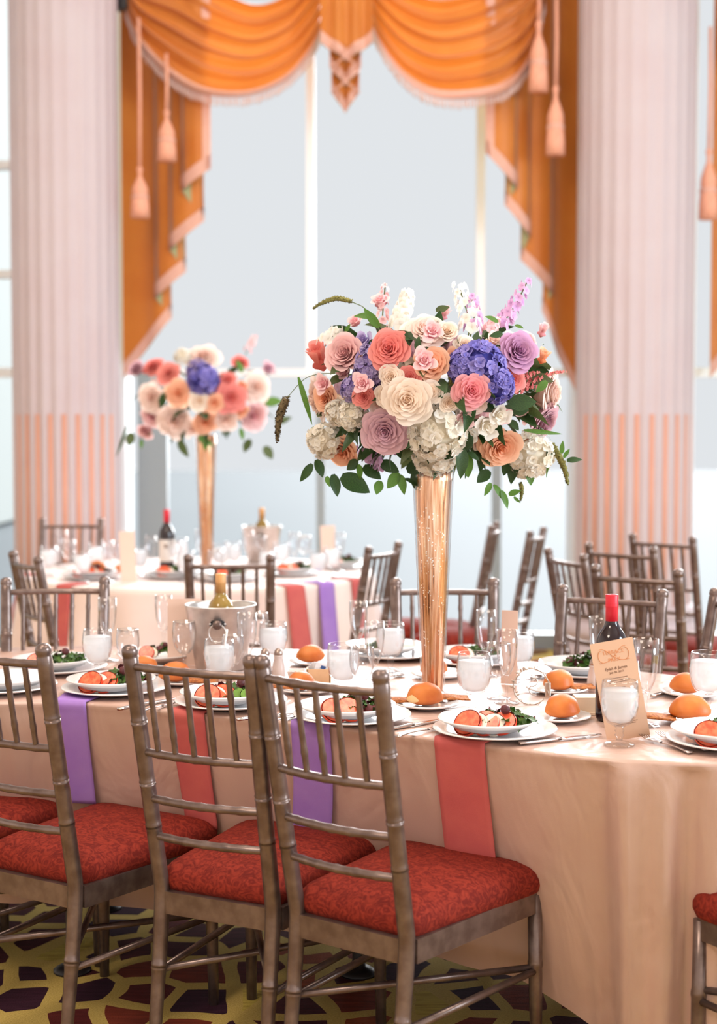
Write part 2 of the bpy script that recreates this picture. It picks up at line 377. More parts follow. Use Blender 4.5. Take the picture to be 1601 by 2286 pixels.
def vase_mat():
    m, nt, b, out = nodes('rose_gold_mercury_glass')
    tc = nt.nodes.new('ShaderNodeTexCoord')
    mp = nt.nodes.new('ShaderNodeMapping'); mp.inputs['Scale'].default_value = (150, 150, 2.0); nt.links.new(tc.outputs['Object'], mp.inputs[0])
    n = nt.nodes.new('ShaderNodeTexNoise'); n.inputs['Scale'].default_value = 1.0; n.inputs['Detail'].default_value = 4; nt.links.new(mp.outputs[0], n.inputs['Vector'])
    r = nt.nodes.new('ShaderNodeValToRGB'); e = r.color_ramp.elements
    e[0].position = 0.34; e[0].color = rgb(122, 70, 38); e[1].position = 0.66; e[1].color = rgb(255, 226, 196)
    k = e.new(0.42); k.color = rgb(214, 146, 96); k = e.new(0.55); k.color = rgb(240, 186, 146)
    nt.links.new(n.outputs['Fac'], r.inputs['Fac'])
    v = nt.nodes.new('ShaderNodeTexVoronoi'); v.inputs['Scale'].default_value = 130; nt.links.new(tc.outputs['Object'], v.inputs['Vector'])
    lt = nt.nodes.new('ShaderNodeMath'); lt.operation = 'LESS_THAN'; lt.inputs[1].default_value = 0.24; nt.links.new(v.outputs['Distance'], lt.inputs[0])
    n3 = nt.nodes.new('ShaderNodeTexNoise'); n3.inputs['Scale'].default_value = 14; nt.links.new(tc.outputs['Object'], n3.inputs['Vector'])
    gt = nt.nodes.new('ShaderNodeMath'); gt.operation = 'GREATER_THAN'; gt.inputs[1].default_value = 0.53; nt.links.new(n3.outputs['Fac'], gt.inputs[0])
    an = nt.nodes.new('ShaderNodeMath'); an.operation = 'MULTIPLY'; nt.links.new(lt.outputs[0], an.inputs[0]); nt.links.new(gt.outputs[0], an.inputs[1])
    mx = nt.nodes.new('ShaderNodeMixRGB'); mx.inputs[2].default_value = (1, 0.96, 0.9, 1)
    nt.links.new(an.outputs[0], mx.inputs[0]); nt.links.new(r.outputs['Color'], mx.inputs[1]); nt.links.new(mx.outputs[0], b.inputs['Base Color'])
    b.inputs['Metallic'].default_value = 0.85; b.inputs['Roughness'].default_value = 0.2
    b.inputs['Coat Weight'].default_value = 0.6; b.inputs['Coat Roughness'].default_value = 0.03
    bp = nt.nodes.new('ShaderNodeBump'); bp.inputs['Strength'].default_value = 0.35; bp.inputs['Distance'].default_value = 0.004
    nt.links.new(n.outputs['Fac'], bp.inputs['Height']); nt.links.new(bp.outputs['Normal'], b.inputs['Normal'])
    return m
M['vase'] = vase_mat()
PET = {
    'coral': petal_mat('coral_petals', rgb(214, 84, 84), rgb(250, 162, 154)),
    'salmon': petal_mat('salmon_petals', rgb(216, 100, 92), rgb(246, 162, 152)),
    'pink': petal_mat('pink_petals', rgb(230, 96, 116), rgb(253, 184, 188)),
    'dusty': petal_mat('dusty_pink_petals', rgb(212, 146, 152), rgb(248, 208, 206)),
    'mauve': petal_mat('mauve_petals', rgb(172, 112, 140), rgb(234, 194, 204)),
    'purple': petal_mat('violet_mauve_petals', rgb(150, 82, 136), rgb(218, 168, 204)),
    'cream': petal_mat('cream_petals', rgb(244, 204, 168), rgb(254, 242, 230)),
    'blush': petal_mat('blush_petals', rgb(246, 198, 180), rgb(254, 236, 228)),
    'peach': petal_mat('peach_petals', rgb(240, 138, 86), rgb(253, 206, 176)),
    'pale': petal_mat('pale_pink_petals', rgb(236, 158, 168), rgb(253, 222, 222)),
    'white': petal_mat('ivory_petals', rgb(246, 236, 216), rgb(255, 253, 249), 0.42),
    'blue': petal_mat('blue_violet_florets', rgb(94, 90, 184), rgb(172, 160, 226)),
    'lavender': petal_mat('lavender_florets', rgb(142, 122, 188), rgb(198, 184, 220)),
    'lilac': petal_mat('lilac_florets', rgb(190, 128, 196), rgb(232, 190, 226)),
    'astilbe': petal_mat('astilbe_coral', rgb(206, 96, 100), rgb(240, 152, 144)),
}

# ------------------------------------------------------------------ setting: floor, terrace, window wall
YW = 9.9                                    # window wall distance
o = MB().box((0, 4.95, -0.05), (16, 11, 0.1)).build('floor', M['carpet'], smooth=False); struct(o, 'maroon and gold patterned ballroom carpet')
o = MB().box((0, 32, -0.16), (80, 43, 0.2)).build('terrace_ground', M['terrace'], smooth=False); struct(o, 'pale paved terrace outside the windows')

for nm, c, d in (('ceiling', (0, 3.0, 5.7), (16, 14, 0.1)), ('wall_rear', (0, -4.0, 2.8), (16, 0.1, 5.7)), ('wall_left', (-6.6, 3.0, 2.8), (0.1, 14, 5.7))):
    struct(MB().box(c, d).build(nm, M['wallpaint'], smooth=False), 'plain warm cream ' + nm.replace('_', ' '))
def zw(v, Y=YW): return py(800, v, Y).z
def xw(u, Y=YW): return py(u, 955, Y).x
ZTR = zw(832)                               # transom height
ZTOP = 5.6
def pier(name, x0, x1):
    o = MB().box(((x0 + x1) / 2, YW + 0.12, ZTOP / 2), (x1 - x0, 0.3, ZTOP)).build(name, M['white'], smooth=False)
    return struct(o)
pier('wall_back', -2.06, xw(283)); pier('wall_back', xw(1278), xw(1548))
# centre window
def window(name, x0, x1, ups, lows, transoms, label):
    w = empty(name, ((x0 + x1) / 2, YW, 0)); struct(w, label); cx = (x0 + x1) / 2
    for x in ups:
        MB().box((x - cx, 0.05, (ZTR + ZTOP) / 2), (0.055, 0.07, ZTOP - ZTR)).build('mullion', M['white'], w, smooth=False)
    for x, wd in lows:
        MB().box((x - cx, 0.0, ZTR / 2), (wd, 0.09, ZTR)).build('door_post', M['greyframe'], w, smooth=False)
    for z, h in transoms:
        MB().box((0, 0.03, z), (x1 - x0, 0.1, h)).build('transom', M['white'], w, smooth=False)
    MB().box((0, 0.0, 0.05), (x1 - x0, 0.12, 0.1)).build('bottom_rail', M['greyframe'], w, smooth=False)
    xs = sorted([x0] + [x for x in ups] + [x1])
    for a, b in zip(xs[:-1], xs[1:]):
        MB().box(((a + b) / 2 - cx, 0.06, (ZTR + ZTOP) / 2), (b - a - 0.04, 0.006, ZTOP - ZTR - 0.1)).build('pane', M['pane'], w, smooth=False)
    xs = sorted([x0] + [x for x, _ in lows] + [x1])
    for a, b in zip(xs[:-1], xs[1:]):
        MB().box(((a + b) / 2 - cx, 0.06, ZTR / 2 + 0.02), (b - a - 0.04, 0.006, ZTR - 0.16)).build('pane', M['pane'], w, smooth=False)
    return w
window('window_1', xw(283), xw(1278), [xw(694), xw(1072)], [(xw(342), 0.19), (xw(716), 0.055), (xw(1109), 0.055)], [(ZTR, 0.05)], 'tall bright window between the two columns')
window('window_2', -5.0, -2.06, [-3.4], [(-3.4, 0.06)], [(zw(368), 0.05), (zw(612), 0.05), (ZTR, 0.06)], 'tall window left of the left column')
window('window_3', xw(1548), 5.0, [3.4], [(3.4, 0.06)], [(ZTR, 0.06)], 'tall window right of the right column')

# neighbouring building seen as a sliver through the left window
nb = empty('neighbouring_building', (-9.5, 24, 0)); tag(nb, 'grey building outside, seen beyond the far left window', 'building')
MB().box((0, 0, 5.2), (8.2, 6, 10.4)).build('wall', mat('grey_render', rgb(190, 196, 192), 0.8), nb, smooth=False)
for k in range(4):
    f = MB().box((2.6, -3.02, 1.6 + 2.5 * k), (1.6, 0.1, 1.5)).build('window', mat('ochre_shutter', rgb(196, 172, 128), 0.7), nb, smooth=False)
    MB().box((2.6, -3.09, 1.6 + 2.5 * k), (0.9, 0.04, 1.2)).build('pane', mat('grey_glass', rgb(158, 172, 176), 0.2), f, smooth=False)

# columns
def column(xc, yc, r, label):
    c = empty('column', (xc, yc, 0)); tag(c, label, 'column')
    NF = 24; n = NF * 8; zs = [0.36, 1.0, 1.55, 2.4, 3.6, 4.9]
    def prof(q, depth):
        ph = (q * NF / (2 * pi)) % 1.0
        a = abs(ph - 0.5) * 2                  # 0 in flute centre, 1 on the fillet
        return r - (depth * sqrt(max(0, 1 - (a / 0.72) ** 2)) if a < 0.72 else 0)
    m = MB(); vs = []; fs = []
    for z in zs:
        for k in range(n):
            q = 2 * pi * k / n; rr = prof(q, 0.006 + 0.010 * (z < 1.6))
            vs.append((rr * cos(q), rr * sin(q), z))
    for i in range(len(zs) - 1):
        for k in range(n):
            k2 = (k + 1) % n; fs.append((i * n + k, i * n + k2, (i + 1) * n + k2, (i + 1) * n + k))
    m.add(vs, fs); m.build('shaft', M['column'], c)
    MB().lathe([(r + .09, 0), (r + .09, .12), (r + .02, .14), (r + .08, .18), (r + .09, .22), (r + .05, .26), (r + .02, .28), (r + .05, .31), (r + .05, .34), (r, .37)], 48).build('base', M['column'], c)
    MB().lathe([(r, 4.88), (r + .06, 4.93), (r + .12, 5.02), (r + .14, 5.1), (r + .14, 5.3)], 48).build('capital', M['column'], c)
    ztop = 1.52
    seg = MB().tube([(0, 0, 0), (0, 0, ztop - 0.37)], 0.0155, 8)
    me = seg.mesh('flute_strip')
    for k in range(NF):
        q = 2 * pi * (k + 0.5) / NF
        if sin(q) < -0.3:  # salmon strips, only in the lower flutes that face the room
            obj('flute_strip', me, M['salmon'], c, ((r - 0.017) * cos(q), (r - 0.017) * sin(q), 0.37))
    return c
YC = 9.35
column(py(150, 955, YC).x, YC, 0.325, 'fluted pink column left of the centre window')
column(py(1416, 955, YC).x, YC, 0.352, 'fluted pink column right of the centre window')

# ------------------------------------------------------------------ curtains
YCUR = 9.62
def lerp(a, b, t): return a + (b - a) * t
def poly(pts, t):
    n = len(pts) - 1; x = t * n; i = min(int(x), n - 1); f = x - i
    p0 = pts[max(i - 1, 0)]; p1 = pts[i]; p2 = pts[i + 1]; p3 = pts[min(i + 2, n)]
    return tuple(0.5 * (2 * b + (c - a) * f + (2 * a - 5 * b + 4 * c - d) * f * f + (3 * b - a - 3 * c + d) * f ** 3) for a, b, c, d in zip(p0, p1, p2, p3))
def swag(par, top, bot, nf, dx=0.0, seed=1):
    rnd = random.Random(seed); ph = [rnd.uniform(0, 6) for _ in range(6)]
    def surf(a, b, lift=0.0):
        T = poly(top, a); B = poly(bot, a)
        # gathered at the ends: folds bunch toward the top there
        u = lerp(T[0], B[0], b); v = lerp(T[1], B[1], b)
        mid = sin(pi * a) ** 0.7
        w = b * nf * 2 * pi + 0.9 * sin(3 * a + ph[0])
        fold = (0.5 + 0.5 * sin(w)) ** 1.6
        dep = 0.05 + mid * (0.05 + 0.16 * b) + (0.028 + 0.03 * mid) * fold + 0.012 * sin(2.3 * w + ph[1] + 5 * a)
        v += 6 * mid * sin(w + 1.2)
        p = py(u, v, YCUR); return Vector((p.x + dx, YCUR - dep - lift, p.z))
    s = MB().grid(lambda a, b: surf(a, b), 48, 72).build('swag', M['silk'], par)
    t = MB().grid(lambda a, b: surf(a, 0.9 + 0.1 * b, 0.004), 48, 4).build('trim', M['trim'], s)
    m = MB()
    for k in range(110):
        a = (k + 0.5) / 110; p = surf(a, 1.0, 0.003)
        L = 0.055 + 0.012 * rnd.random()
        m.tube([p + Vector((0, 0, .005)), p + Vector((rnd.uniform(-.006, .006), -.002, -L * 0.55)), p + Vector((rnd.uniform(-.006, .006), 0, -L))], [.004, .006, .003], 5)
    o = m.build('fringe', M['fringe'], s); o['kind'] = 'stuff'
    return s
def cascade(par, ctrl, ytop, dx=0.0, mirror=1):
    # ctrl: (px, hem px) from the inner edge outward; accordion pleats step back from the room
    P = []; nseg = len(ctrl) - 1
    for i in range(nseg):
        for k in range(6):
            t = k / 6; bul = 0.03 * sin(pi * t) * (1 if i % 2 == 0 else -0.4)
            u = lerp(ctrl[i][0], ctrl[i + 1][0], t); v = lerp(ctrl[i][1], ctrl[i + 1][1], t)
            P.append((u, v, -0.02 + 0.034 * (i + t) - bul))
    P.append((ctrl[-1][0], ctrl[-1][1], 0.034 * nseg - 0.02))
    pts = []
    for u, v, d in P:
        p = py(u, v, YCUR); pts.append((p.x + dx, YCUR - 0.12 + d, p.z))
    zt = py(800, ytop, YCUR).z; n = len(pts) - 1
    nor = []
    for i in range(n + 1):
        a = Vector(pts[min(i + 1, n)]) - Vector(pts[max(i - 1, 0)]); a.z = 0
        q = Vector((a.y, -a.x, 0)) * mirror; nor.append(q.normalized() if q.length > 1e-9 else Vector((0, -1, 0)))
    def surf(a, b, off=0.0, z0=None):
        x = a * n; i = min(int(x), n - 1); f = x - i
        p = Vector(pts[i]).lerp(Vector(pts[i + 1]), f); q = nor[i].lerp(nor[i + 1], f)
        zz = lerp(zt, p.z, b)
        sq = 1 - 0.12 * (1 - b)
        return Vector((p.x, p.y, zz)) + q * off
    def surf_abs(a, b, off):
        p = surf(a, 1, off); return p + Vector((0, 0, 0.09 * (1 - b)))
    c = MB().grid(lambda a, b: surf(a, b), n, 10).build('cascade', M['silk'], par)
    MB().grid(lambda a, b: surf(a, b, -0.006), n, 10).build('lining', M['lining'], c)
    MB().grid(lambda a, b: surf_abs(a, b, 0.004), n, 2).build('hem_trim', M['trim'], c)
    MB().grid(lambda a, b: surf(a * 1.6 / n, b, 0.004), 2, 8).build('edge_trim', M['trim'], c)
    return c
def tassel(par, u, vr, v0, v1, dx=0.0, dep=0.30):
    p0 = py(u, vr, YCUR - dep); p1 = py(u, v0, YCUR - dep); p2 = py(u, v1, YCUR - dep); L = p1.z - p2.z
    t = MB().lathe([(0.004, 0), (.016, -.02 * L), (.02, -.06 * L), (.012, -.12 * L), (.014, -.2 * L), (.03, -.3 * L), (.047, -.42 * L), (.05, -.52 * L), (.042, -.58 * L), (.05, -.62 * L), (.056, -.8 * L), (.058, -1.0 * L), (0.0, -.99 * L)], 24).build('tassel', M['tassel'], par, loc=(p1.x + dx, YCUR - dep, p1.z))
    MB().tube([(0, 0, p0.z - p1.z), (0.004, 0, (p0.z - p1.z) / 2), (0, 0, -.01)], 0.011, 8).build('cord', M['tassel'], t)
    MB().lathe([(.046, -.56 * L), (.055, -.58 * L), (.055, -.62 * L), (.046, -.64 * L)], 24, cap=False).build('tassel_band', M['trim'], t)
    return t
LC = [(472, 250), (475, 385), (410, 432), (458, 497), (380, 560), (415, 607), (345, 665), (380, 708), (325, 775), (268, 842)]
RC = [(1093, 240), (1080, 350), (1150, 425), (1125, 462), (1182, 530), (1162, 580), (1236, 655), (1214, 692), (1250, 790), (1292, 872)]
LC = LC[1:]; RC = RC[1:]
LT = [(296, -70), (330, -60), (410, -60), (490, -18), (570, 16), (640, -5), (690, -60), (716, -90)]
LB = [(282, 25), (318, 110), (385, 190), (465, 236), (560, 240), (640, 205), (694, 140), (724, 66)]
RT = [(826, -90), (850, -60), (910, -20), (985, 0), (1070, -20), (1140, -60), (1190, -80), (1226, -90)]
RB = [(826, 60), (850, 125), (900, 200), (965, 242), (1050, 244), (1125, 222), (1178, 150), (1214, 10)]
v1 = empty('curtain_valance', (0, 0, 0)); tag(v1, 'orange silk swag valance with blush trim over the centre window', 'curtain')
cascade(v1, LC, -90, 0, -1); cascade(v1, RC, -90, 0, 1)
swag(v1, LT, LB, 5.5, seed=3); swag(v1, RT, RB, 5.5, seed=5)
tassel(v1, 312, 40, 372, 486); tassel(v1, 372, 120, 245, 360); tassel(v1, 1203, -20, 45, 206); tassel(v1, 1241, -20, 190, 347)
# centre jabot: box-pleated tail, three V-hemmed layers
def jabot(par):
    c = None
    for k, (x0, x1, yh, yp, dep) in enumerate([(716, 832, 95, 135, .34), (736, 806, 150, 190, .31), (740, 802, 205, 250, .28)]):
        def surf(a, b, off=0.0, k=k, x0=x0, x1=x1, yh=yh, yp=yp, dep=dep):
            v = lerp(-90, lerp(yp, yh, abs(a - 0.5) * 2), b); u = lerp(x0, x1, a)
            p = py(u, v, YCUR - dep); p.y -= 0.02 * cos(6 * pi * a) + off; return p
        o = MB().grid(lambda a, b: surf(a, b), 16, 8).build('jabot', M['silk'], par)
        def band(a, b, surf=surf):
            p = surf(a, 1.0, 0.006); return p + Vector((0, 0, 0.07 * (1 - b)))
        MB().grid(band, 16, 2).build('hem_trim', M['trim'], o)
        MB().grid(lambda a, b: surf(a, b, -0.02), 8, 4).build('lining', M['lining'], o)
    # crossed braid over the tail
    for a, b in [((738, 100), (804, 152)), ((804, 100), (738, 152)), ((740, 155), (803, 208)), ((803, 155), (740, 208))]:
        p = py(a[0], a[1], YCUR - .40); q = py(b[0], b[1], YCUR - .40)
        MB().bar(p, q, 0.008, 0.028, up=(0, -1, 0.01)).build('crossed_braid', M['trim'], par)
jabot(v1)
b = py(264, 6, YCUR - .1); MB().box(b, (0.11, 0.08, 0.09)).build('bracket', M['black'], v1, smooth=False)
v2 = empty('curtain_valance', (0, 0, 0)); tag(v2, 'orange silk valance at the far right edge, beyond the right column', 'curtain')
DX = xw(1560) - xw(272)
cascade(v2, LC, -90, DX, -1); swag(v2, LT, LB, 5.5, DX, 9)
tassel(v2, 1583, 60, 330, 490); 

# ------------------------------------------------------------------ main table
TZ = 0.745
OUT = [(-1.35, 3.93), (-1.1, 3.855), (-.91, 3.835), (-.75, 3.84), (-.62, 3.80), (-.42, 3.70), (-.21, 3.605), (.05, 3.46), (.22, 3.36), (.34, 3.285), (.47, 3.205), (.61, 3.158), (.745, 3.135),
       (.95, 3.15), (1.13, 3.23), (1.26, 3.38), (1.30, 3.58), (1.24, 3.82), (1.08, 4.08), (.82, 4.32), (.53, 4.51), (.11, 4.69), (-.21, 4.77), (-.6, 4.83), (-1.0, 4.83), (-1.35, 4.72), (-1.58, 4.5), (-1.63, 4.25), (-1.53, 4.05)]
def resample(pts, N):
    n = len(pts); dense = []
    for i in range(n):
        p0, p1, p2, p3 = pts[i - 1], pts[i], pts[(i + 1) % n], pts[(i + 2) % n]
        for k in range(20):
            f = k / 20
            dense.append(Vector(tuple(0.5 * (2 * b + (c - a) * f + (2 * a - 5 * b + 4 * c - d) * f * f + (3 * b - a - 3 * c + d) * f ** 3) for a, b, c, d in zip(p0, p1, p2, p3))))
    L = [0.0]
    for i in range(len(dense)): L.append(L[-1] + (dense[(i + 1) % len(dense)] - dense[i]).length)
    out = []; j = 0
    for k in range(N):
        t = L[-1] * k / N
        while L[j + 1] < t: j += 1
        f = (t - L[j]) / max(1e-9, L[j + 1] - L[j]); out.append(dense[j].lerp(dense[(j + 1) % len(dense)], f))
    return out, L[-1]
def make_outline(pts, N):
    O, per = resample(pts, N); nn = []
    for i in range(N):
        t = O[(i + 2) % N] - O[i - 2]; nn.append(Vector((t.y, -t.x)).normalized())
    return O, nn, per
NO = 300
OL, ON, PER = make_outline(OUT, NO)
HEM = 0.175
def rimat(i):
    k = int(math.floor(i)) % NO; f = i - math.floor(i)
    return OL[k].lerp(OL[(k + 1) % NO], f), ON[k].lerp(ON[(k + 1) % NO], f).normalized()
# seat-front pushes: chairs' seats press the skirt in on the near side
def skirt(i, d, extra=0.0):
    p, n = rimat(i); s = (i % NO) / NO * PER
    ea = 0.022 if p.x < 0.52 else 0.03
    x = p.x
    w = sin(s * 11.0 + 1.0) * 0.6 + sin(s * 19.3) * 0.35 + 0.4 * sin(s * 31 + 0.6)
    sharp = 1.0 if x > 0.45 and p.y < 4 else 0.55
    k_ = min(1.0, max(0.0, (x - 0.46) / 0.16)); push = lerp(0.17, 0.085, k_ * k_ * (3 - 2 * k_)) if p.y < 4.0 else 0.12
    off = 0.010 * (1 - exp(-d * 12)) + ea * sharp * w * d ** 0.8 - push * d ** 1.05
    if x > 0.42 and p.y < 3.6:                        # full gathers round the end
        off += 0.062 * min(1.0, (x - .42) / .10) * d ** 0.4 * (0.55 * sin(s * 27 + 0.8) + 0.42 * sin(s * 61 + 1.1 * sin(s * 9)))
    q = p + n * (off + extra)
    kh = min(1.0, max(0.0, (x - 0.25) / 0.3)) if p.y < 3.9 else 0.0
    hem = HEM - 0.12 * kh * kh * (3 - 2 * kh)
    z = TZ - d * (TZ - hem)
    if d < 0.03: q = p + n * (0.004 * d / 0.03 + extra)
    return Vector((q.x, q.y, z))
m = MB(); cx = sum(p.x for p in OL) / NO; cy = sum(p.y for p in OL) / NO
vs = []; fs = []; rings = [0.0, 0.3, 0.6, 0.85, 0.97, 0.992]
for k, r in enumerate(rings[1:]):
    for i in range(NO): q = Vector((cx, cy)).lerp(OL[i], r); vs.append((q.x, q.y, TZ - (0.0015 if r > .99 else 0)))
ds = [0.004, 0.015, 0.03, 0.06, 0.1, .15, .21, .28, .35, .43, .51, .6, .7, .8, .9, 1.0]
for d in ds:
    for i in range(NO): vs.append(tuple(skirt(i, d)))
tot = len(rings) - 1 + len(ds)
for j in range(tot - 1):
    for i in range(NO): i2 = (i + 1) % NO; fs.append((j * NO + i, (j + 1) * NO + i, (j + 1) * NO + i2, j * NO + i2))
vs.append((cx, cy, TZ)); c0 = len(vs) - 1
for i in range(NO): fs.append((c0, i, (i + 1) % NO))
m.add(vs, fs)
tag(m.build('tablecloth', M['cloth']), 'champagne satin cloth draped over the near long table', 'tablecloth')
tb = empty('banquet_table', (0, 4.0, 0)); tag(tb, 'long oval banquet table with black legs under the near champagne cloth', 'table')
m = MB(); vs = [(p.x - n.x * 0.035, p.y - n.y * 0.035 - 4.0, z) for z in (TZ - 0.004, TZ - 0.03) for p, n in zip(OL, ON)]
m.add(vs, [tuple(range(NO)), tuple(range(2 * NO - 1, NO - 1, -1))] + [(i, i + NO, (i + 1) % NO + NO, (i + 1) % NO) for i in range(NO)])
m.build('tabletop', M['caddy'], tb, smooth=False)
for (x, y) in [(-.76, 3.97), (-.76, 4.5), (.75, 3.5), (.75, 4.1), (.0, 3.95)]:
    MB().lathe([(0.05, 0), (.05, .006), (.034, .016), (.02, .022), (.0165, .04), (.0165, TZ - .03)], 16).build('leg', M['black'], tb, loc=(x, y - 4.0, 0))

# ------------------------------------------------------------------ chairs
ZR = [0.0, 0.20, 0.385, 0.425, 0.5386, 0.6257, 0.7325, 0.925, 0.945, 0.951, 0.960, 0.9675, 0.972]
def back_y(z):
    t = (z - 0.4115) / (0.9675 - 0.4115)
    return -(0.105 * t + 0.002 * t * (1 - t)) if z > 0.4115 else -0.045 * ((0.4115 - z) / 0.4115) ** 1.3
def back_x(z):
    t = max(0.0, (z - 0.4115) / 0.556)
    return 0.143 + 0.0097 * t
def make_chair_meshes():
    D = {}
    for s in (-1, 1):
        zs = []; rs = []
        z = 0.0
        while z < 0.94: zs.append(z); rs.append(0.0135 + 0.0045 * min(1, z / 0.38) - 0.001 * max(0, (z - .5) / .45)); z += 0.02
        for rz_ in (0.24, 0.56, 0.66, 0.80):
            for dz, rr in ((-.008, 0), (-.004, .0017), (0, 0.0005), (.004, .0017), (.008, 0)):
                zs.append(rz_ + dz); rs.append(0.0172 + rr)
        for zz, rr in ((.944, .0172), (.947, .0155), (.951, .0178), (.960, .0178), (.966, .0160), (.970, .0110), (.972, .004)): zs.append(zz); rs.append(rr)
        q = sorted(zip(zs, rs)); m = MB(); m.tube([(s * back_x(z), back_y(z), z) for z, _ in q], [r for _, r in q], 14)
        D['post%d' % s] = m.mesh('back_post')
        m = MB(); fl = [(0, .0125), (.2, .0155), (.23, .0158), (.236, .0175), (.244, .0175), (.25, .0158), (.40, .0165)]
        m.tube([(s * (.178 + .004 * (1 - z / .4)), .444 + .006 * (1 - z / .4), z) for z, _ in fl], [r for _, r in fl], 12); D['leg%d' % s] = m.mesh('leg')
        m = MB(); m.bar((s * .152, .01, .384), (s * .178, .444, .384), .022, .05); D['side%d' % s] = m.mesh('seat_rail', False)
        m = MB(); m.tube([(s * .147, -.022, .225), (s * .182, .447, .225)], .0085, 8); D['str%d' % s] = m.mesh('stretcher')
        m = MB(); m.tube([(s * .150, -.008, .30), (-s * .0, .19, .30), (s * .0, .19, .30)], .0075, 8); 
    m = MB(); m.bar((-.14, .0, .384), (.14, .0, .384), .022, .05); D['rear'] = m.mesh('seat_rail', False)
    m = MB(); m.bar((-.178, .444, .384), (.178, .444, .384), .022, .05); D['front'] = m.mesh('seat_rail', False)
    m = MB(); m.tube([(-.182, .447, .25), (.147, -.02, .25)], .0085, 8); D['x1'] = m.mesh('cross_brace')
    m = MB(); m.tube([(.182, .447, .232), (-.147, -.02, .232)], .0085, 8); D['x2'] = m.mesh('cross_brace')
    for k, z in enumerate((.925, .7325, .6257, .5386)):
        w = back_x(z); m = MB(); N = 24; P = []; R = []
        for i in range(N + 1):
            a = -1 + 2 * i / N; bow = -0.022 * (1 - a * a)
            P.append((a * w, back_y(z) + bow, z)); R.append(0.0088)
        for i in (4, 8, 12, 16, 20): R[i] = 0.0100
        m.tube(P, R, 10); D['bar%d' % k] = m.mesh('crossbar')
    for k in range(5):
        a = -0.667 + 0.3335 * k; z0, z1 = .7325, .925
        P = []; R = []
        for i in range(17):
            t = i / 16; z = lerp(z0, z1, t); P.append((a * back_x(z), back_y(z) - 0.022 * (1 - a * a), z)); R.append(0.0066 + (0.0013 if i in (4, 12) else 0))
        m = MB(); m.tube(P, R, 8); D['sp%d' % k] = m.mesh('spindle')
    # cushion
    def outline(sc):
        cs = [(-.152, .004), (.152, .004), (.202, .470), (-.202, .470)]; r = [.03, .03, .05, .05]; pts = []
        for i in range(4):
            c = Vector(cs[i]); a = Vector(cs[i - 1]); b_ = Vector(cs[(i + 1) % 4])
            da = (a - c).normalized(); db = (b_ - c).normalized(); p = c + da * r[i] * 1.1; q = c + db * r[i] * 1.1
            for k in range(9):
                t = k / 8; pts.append(p * (1 - t) ** 2 + c * 2 * t * (1 - t) + q * t * t)
            nx = cs[(i + 1) % 4]; e = Vector(nx) + (c - Vector(nx)).normalized() * r[(i + 1) % 4] * 1.1
            for k in range(1, 6): pts.append(q.lerp(e, k / 6))
        ctr = Vector((0, .238)); out = []
        for p in pts: out.append(ctr + (p - ctr) * sc)
        return out
    lv = [(0.93, .402), (.985, .408), (1.012, .424), (1.012, .438), (.985, .452), (.93, .463), (.8, .474), (.6, .483), (.35, .488), (.12, .490)]
    vs = []; fs = []; n = 0
    for sc, z in lv:
        o_ = outline(sc); n = len(o_); vs += [(p.x, p.y, z) for p in o_]
    for j in range(len(lv) - 1):
        for i in range(n): i2 = (i + 1) % n; fs.append((j * n + i, j * n + i2, (j + 1) * n + i2, (j + 1) * n + i))
    fs.append(tuple((len(lv) - 1) * n + i for i in range(n))); fs.append(tuple(range(n - 1, -1, -1)))
    D['cushion'] = MB().add(vs, fs).mesh('seat_cushion')
    return D
CM = make_chair_meshes()
def chair(x, y, yaw, label, group=None, full=True):
    c = empty('chiavari_chair', (x, y, 0), yaw); tag(c, label, 'chair', group)
    for k in ('post-1', 'post1'): obj('back_post', CM[k], M['frame'], c)
    for k in ('leg-1', 'leg1'): obj('leg', CM[k], M['frame'], c)
    for k in ('rear', 'front', 'side-1', 'side1'): obj('seat_rail', CM[k], M['frame'], c)
    for k in range(4): obj('crossbar', CM['bar%d' % k], M['frame'], c)
    for k in range(5): obj('spindle', CM['sp%d' % k], M['frame'], c)
    for k in ('str-1', 'str1'): obj('stretcher', CM[k], M['frame'], c)
    for k in ('x1', 'x2'): obj('cross_brace', CM[k], M['frame'], c)
    obj('seat_cushion', CM['cushion'], M['cushion'], c)
    return c
G1 = 'bronze chairs at the near table'
chair(-0.0162, 3.11, -0.65, 'bronze chair with rust cushion, nearest the camera, rightmost of the row', G1)
chair(-0.3116, 3.291, -0.47, 'bronze chair with rust cushion in the middle of the near row', G1)
chair(-0.7582, 3.4575, -0.57, 'bronze chair cut off by the left edge of the near row', G1)
chair(-1.10, 3.74, -0.60, 'bronze chair whose rust seat shows behind the leftmost near chair', G1)
chair(1.095, 2.87, 0.5, 'bronze chair whose rust seat corner enters at the lower right edge', G1)
def far_chair(u0, v0, u1, v1, label, flip=True, zt=0.9675):
    a = pz(u0, v0, zt); b = pz(u1, v1, zt); d = b - a; ang = atan2(d.y, d.x); c = (a + b) / 2
    yaw = ang + (pi if flip else 0)
    off = -0.105; ox, oy = -sin(yaw) * off, cos(yaw) * off
    return chair(c.x - ox, c.y - oy, yaw, label, G1)
far_chair(881, 1293, 1104, 1293, 'bronze chair facing the camera directly behind the gold vase')
far_chair(1266, 1308, 1470, 1318, 'bronze chair facing the camera behind the red wine bottle')
far_chair(20, 1292, 227, 1290, 'bronze chair facing the camera at the far left of the near table')
far_chair(1578, 1312, 1760, 1345, 'bronze chair at the right edge, its post right of the tall bottle')

